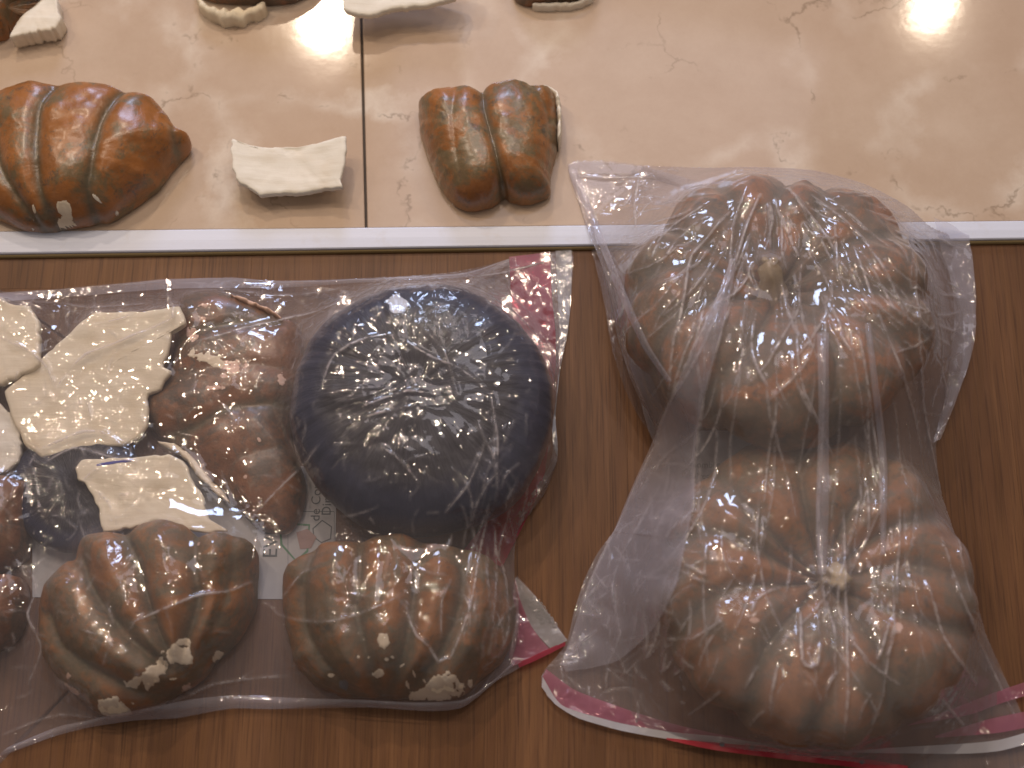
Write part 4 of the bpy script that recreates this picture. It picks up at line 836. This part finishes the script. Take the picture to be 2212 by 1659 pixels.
for pts, a, w_ in [([(1616, 398), (1590, 460), (1578, 515), (1578, 581), (1541, 694), (1503, 778), (1437, 890), (1386, 1008), (1348, 1101)], 4.5, 2.8), ([(1590, 570), (1572, 660), (1546, 760), (1512, 890), (1500, 985), (1498, 1080), (1480, 1170), (1450, 1290)], 3.4, 2.4), ([(1545, 650), (1500, 745), (1445, 870), (1405, 965), (1362, 1060), (1325, 1150), (1285, 1230), (1240, 1340)], 3.4, 2.4), ([(1644, 417), (1616, 478), (1590, 560), (1580, 600)], 4.0, 2.2), ([(1597, 436), (1560, 475), (1527, 515), (1489, 562), (1475, 656), (1452, 750), (1442, 867)], 4.0, 2.5),
    ([(1662, 436), (1668, 480), (1653, 539)], 3.0, 2.2), ([(1700, 405), (1720, 430), (1745, 470)], 3.4, 2.6), ([(1803, 487), (1806, 550), (1808, 609)], 3.0, 2.0), ([(1784, 628), (1780, 800), (1775, 961), (1766, 1101), (1775, 1250), (1790, 1400)], 3.6, 2.2),
    ([(1841, 525), (1878, 628), (1915, 720), (1944, 797), (1975, 900), (1991, 984)], 3.5, 2.4), ([(1878, 572), (1905, 620), (1934, 675)], 3.5, 2.0), ([(1962, 497), (1980, 620), (1986, 750), (1995, 890), (2020, 1000), (2047, 1101), (2100, 1300)], 4.5, 2.8),
    ([(1850, 694), (1869, 797), (1885, 920), (1901, 1031), (1900, 1150)], 3.0, 2.4), ([(1822, 1100), (1826, 1300), (1831, 1494), (1820, 1600)], 3.4, 2.0), ([(1728, 1307), (1733, 1430), (1763, 1440), (1775, 1380)], 3.0, 2.2), ([(1920, 1340), (1905, 1400), (1895, 1430)], 3.2, 2.0), ([(1935, 1360), (1915, 1420)], 3.0, 1.8), ([(1556, 1494), (1520, 1522), (1482, 1548)], 3.0, 2.0),
    ([(1250, 1325), (1295, 1331), (1270, 1300)], 3.4, 2.2), ([(1310, 1500), (1310, 1440), (1339, 1371), (1320, 1272), (1339, 1208), (1398, 1100), (1438, 1026)], 4.5, 3.0), ([(1210, 1420), (1290, 1360)], 3.4, 2.5), ([(2033, 1159), (2080, 1300), (2130, 1420), (2195, 1553)], 3.5, 2.6), ([(2000, 1250), (2040, 1380), (2110, 1480)], 3.0, 2.4),
    ([(1730, 440), (1790, 520), (1830, 600)], 2.6, 2.0), ([(1750, 420), (1850, 500), (1920, 600), (1960, 700)], 3.0, 2.2), ([(1560, 1340), (1480, 1390)], 2.2, 2.0), ([(1240, 380), (1330, 385), (1420, 380)], 2.0, 2.6), ([(1380, 380), (1370, 440), (1375, 500)], 2.4, 2.6)]:
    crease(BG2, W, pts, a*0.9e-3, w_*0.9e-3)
apex = (1660, 380)
random_creases(BG2, W, 100, (1440, 395, 2000, 680), 0.0019, 0.0021, 60, 240, 15, lambda x, y: math.degrees(math.atan2(-(y-apex[1]), x-apex[0])), 9)
random_creases(BG2, W, 50, (1500, 560, 1990, 1250), 0.0017, 0.0024, 160, 520, 16, lambda x, y: 270+(x-1750)*0.03, 7)
random_creases(BG2, W, 130, (1210, 1000, 1480, 1570), 0.0017, 0.0022, 15, 90, 17)
random_creases(BG2, W, 40, (1300, 1000, 1480, 1500), 0.0020, 0.0022, 50, 140, 27, lambda x, y: 68, 12)
random_creases(BG2, W, 40, (1480, 1300, 2180, 1590), 0.0017, 0.0020, 25, 130, 18, lambda x, y: 95+(x-1800)*0.08, 30)
random_creases(BG2, W, 40, (1300, 370, 1440, 540), 0.0014, 0.0020, 15, 70, 19, lambda x, y: 10, 25)
random_creases(BG2, W, 45, (1970, 560, 2100, 900), 0.0016, 0.0021, 20, 90, 20)
random_creases(BG2, W, 30, (1420, 650, 2000, 1350), 0.0010, 0.0020, 10, 45, 29)
g = BG2; W += facets(g['X'], g['Y'], 9, 90, (g['X'].min(), g['X'].max(), g['Y'].min(), g['Y'].max()), 0.0011)
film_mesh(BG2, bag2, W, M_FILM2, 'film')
under(BG2, bag2, M_UNDER)
sheet(bag2, 'folded_film', [(1226, 366), (1287, 512), (1334, 632), (1386, 748), (1440, 826)], [(1246, 366), (1302, 508), (1350, 628), (1400, 742), (1452, 824)], M_FOLD, BG2, off=0.004, nv=5, arch=0.002)
sheet(bag2, 'folded_film', [(1578, 560), (1545, 650), (1500, 745), (1445, 870), (1405, 965), (1362, 1060), (1325, 1150)], [(1590, 570), (1572, 660), (1546, 760), (1512, 890), (1500, 985), (1498, 1080), (1480, 1170)], M_FOLD, BG2, off=0.005, nv=14, nu=80, arch=0.004, wav=0.002, seed=8)
sheet(bag2, 'folded_film', [(1325, 1150), (1285, 1230), (1255, 1310), (1232, 1380), (1212, 1430)], [(1480, 1170), (1462, 1260), (1410, 1360), (1330, 1430), (1222, 1452)], M_FOLD, BG2, off=0.004, nv=14, nu=50, arch=0.002, wav=0.002, seed=9)
sheet(bag2, 'folded_film', [(1765, 720), (1768, 900), (1762, 1100), (1766, 1240)], [(1790, 720), (1790, 900), (1790, 1100), (1784, 1240)], M_FOLD, BG2, off=0.004, nv=6, arch=0.003)
sheet(bag2, 'folded_film', [(1868, 700), (1885, 850), (1900, 1000), (1902, 1200)], [(1880, 700), (1900, 850), (1916, 1000), (1912, 1200)], M_FOLD, BG2, off=0.004, nv=5, arch=0.003)
sheet(bag2, 'folded_film', [(2010, 480), (2050, 600), (2060, 700), (2040, 860), (2012, 960)], [(2092, 510), (2106, 610), (2106, 700), (2092, 790), (2030, 950)], M_FOLD, z=0.007, nv=14, wav=0.0025, seed=12)
sheet(bag2, 'folded_film', [(1338, 720), (1370, 820), (1400, 930), (1424, 985)], [(1400, 800), (1430, 880), (1440, 960), (1440, 990)], M_FOLD, z=0.006, nv=8, wav=0.0015, seed=13)
# seal band along the open end
sheet(bag2, 'seal_strip', [(1180, 1446), (1240, 1490), (1330, 1525), (1440, 1560), (1560, 1588), (1700, 1608)], [(1172, 1462), (1215, 1525), (1330, 1560), (1440, 1580), (1560, 1600), (1700, 1612)], M_PINK_FILM, z=0.005, nv=10, wav=0.0016, seed=21)
sheet(bag2, 'seal_strip', [(1172, 1462), (1215, 1525), (1330, 1560), (1440, 1580), (1560, 1592), (1660, 1608), (1760, 1618), (1840, 1622)], [(1170, 1484), (1200, 1522), (1250, 1552), (1340, 1578), (1440, 1596), (1560, 1606), (1660, 1618), (1760, 1628), (1840, 1632)], M_WHITE_FILM, z=0.0075, nv=6, wav=0.0008, seed=22)
rs = sheet(bag2, 'seal_strip', [(1440, 1594), (1540, 1604), (1660, 1614), (1760, 1626), (1860, 1638), (1960, 1655)], [(1440, 1598), (1540, 1620), (1660, 1636), (1760, 1648), (1860, 1660), (1960, 1685)], M_DKRED, z=0.0095, nv=6, wav=0.0008, seed=23)
for x, y in ((1624, 1616), (1702, 1626), (1780, 1634), (1862, 1646), (1560, 1608)):
    polyflat(rs, 'dot', [(x+6*math.cos(a*math.pi/4), y+5*math.sin(a*math.pi/4)) for a in range(8)][::-1], 0.0128, M_INK)
sheet(bag2, 'seal_strip', [(1960, 1566), (2060, 1530), (2150, 1495), (2215, 1473)], [(1960, 1568), (2090, 1545), (2160, 1520), (2225, 1500)], M_PINK_FILM, z=0.006, nv=5, wav=0.0012, seed=24)
sheet(bag2, 'seal_strip', [(1830, 1622), (1950, 1614), (2090, 1606), (2160, 1598), (2225, 1580)], [(1830, 1626), (2000, 1628), (2090, 1628), (2160, 1622), (2225, 1605)], M_WHITE_FILM, z=0.008, nv=5, wav=0.001, seed=25)
sheet(bag2, 'seal_strip', [(2020, 1590), (2130, 1555), (2225, 1535)], [(2020, 1594), (2150, 1584), (2225, 1570)], M_PINK_FILM, z=0.007, nv=5, wav=0.001, seed=26)
# printed note on the underside, seen at the left between the squashes
pz = 0.0010; V = [P(1500, 930, pz), P(1700, 930, pz), P(1690, 1130, pz), P(1482, 1130, pz)]
pan = mk('printed_panel', V, [(3, 2, 1, 0)], mat_flat('grey_print_panel', (0.34, 0.33, 0.36), 0.5), bag2, smooth=False)
for k_, s in enumerate(('Nombre', 'Dirección', 'Fecha', 'Hora', 'Lugar')): 
    text(pan, 'lettering', s+' ________', 1490, 1010+k_*24, 0.0085, 0, M_INK, pz+0.0003)
polyflat(bag2, 'green_print', [(1362, 530), (1368, 508), (1372, 508), (1372, 532), (1369, 518)], 0.004, M_GREEN)

GR = {'squash fragment': 'broken pieces of the squash casts', 'plaster shard': 'bare cream plaster shards', 'squash': 'whole squashes in the right bag', 'bundle': 'navy wrapped bundles', 'plastic bag': 'clear plastic bags'}
for o in bpy.data.objects:
    if o.get('category') in GR: o['group'] = GR[o['category']]
    if '_org' in o: del o['_org']
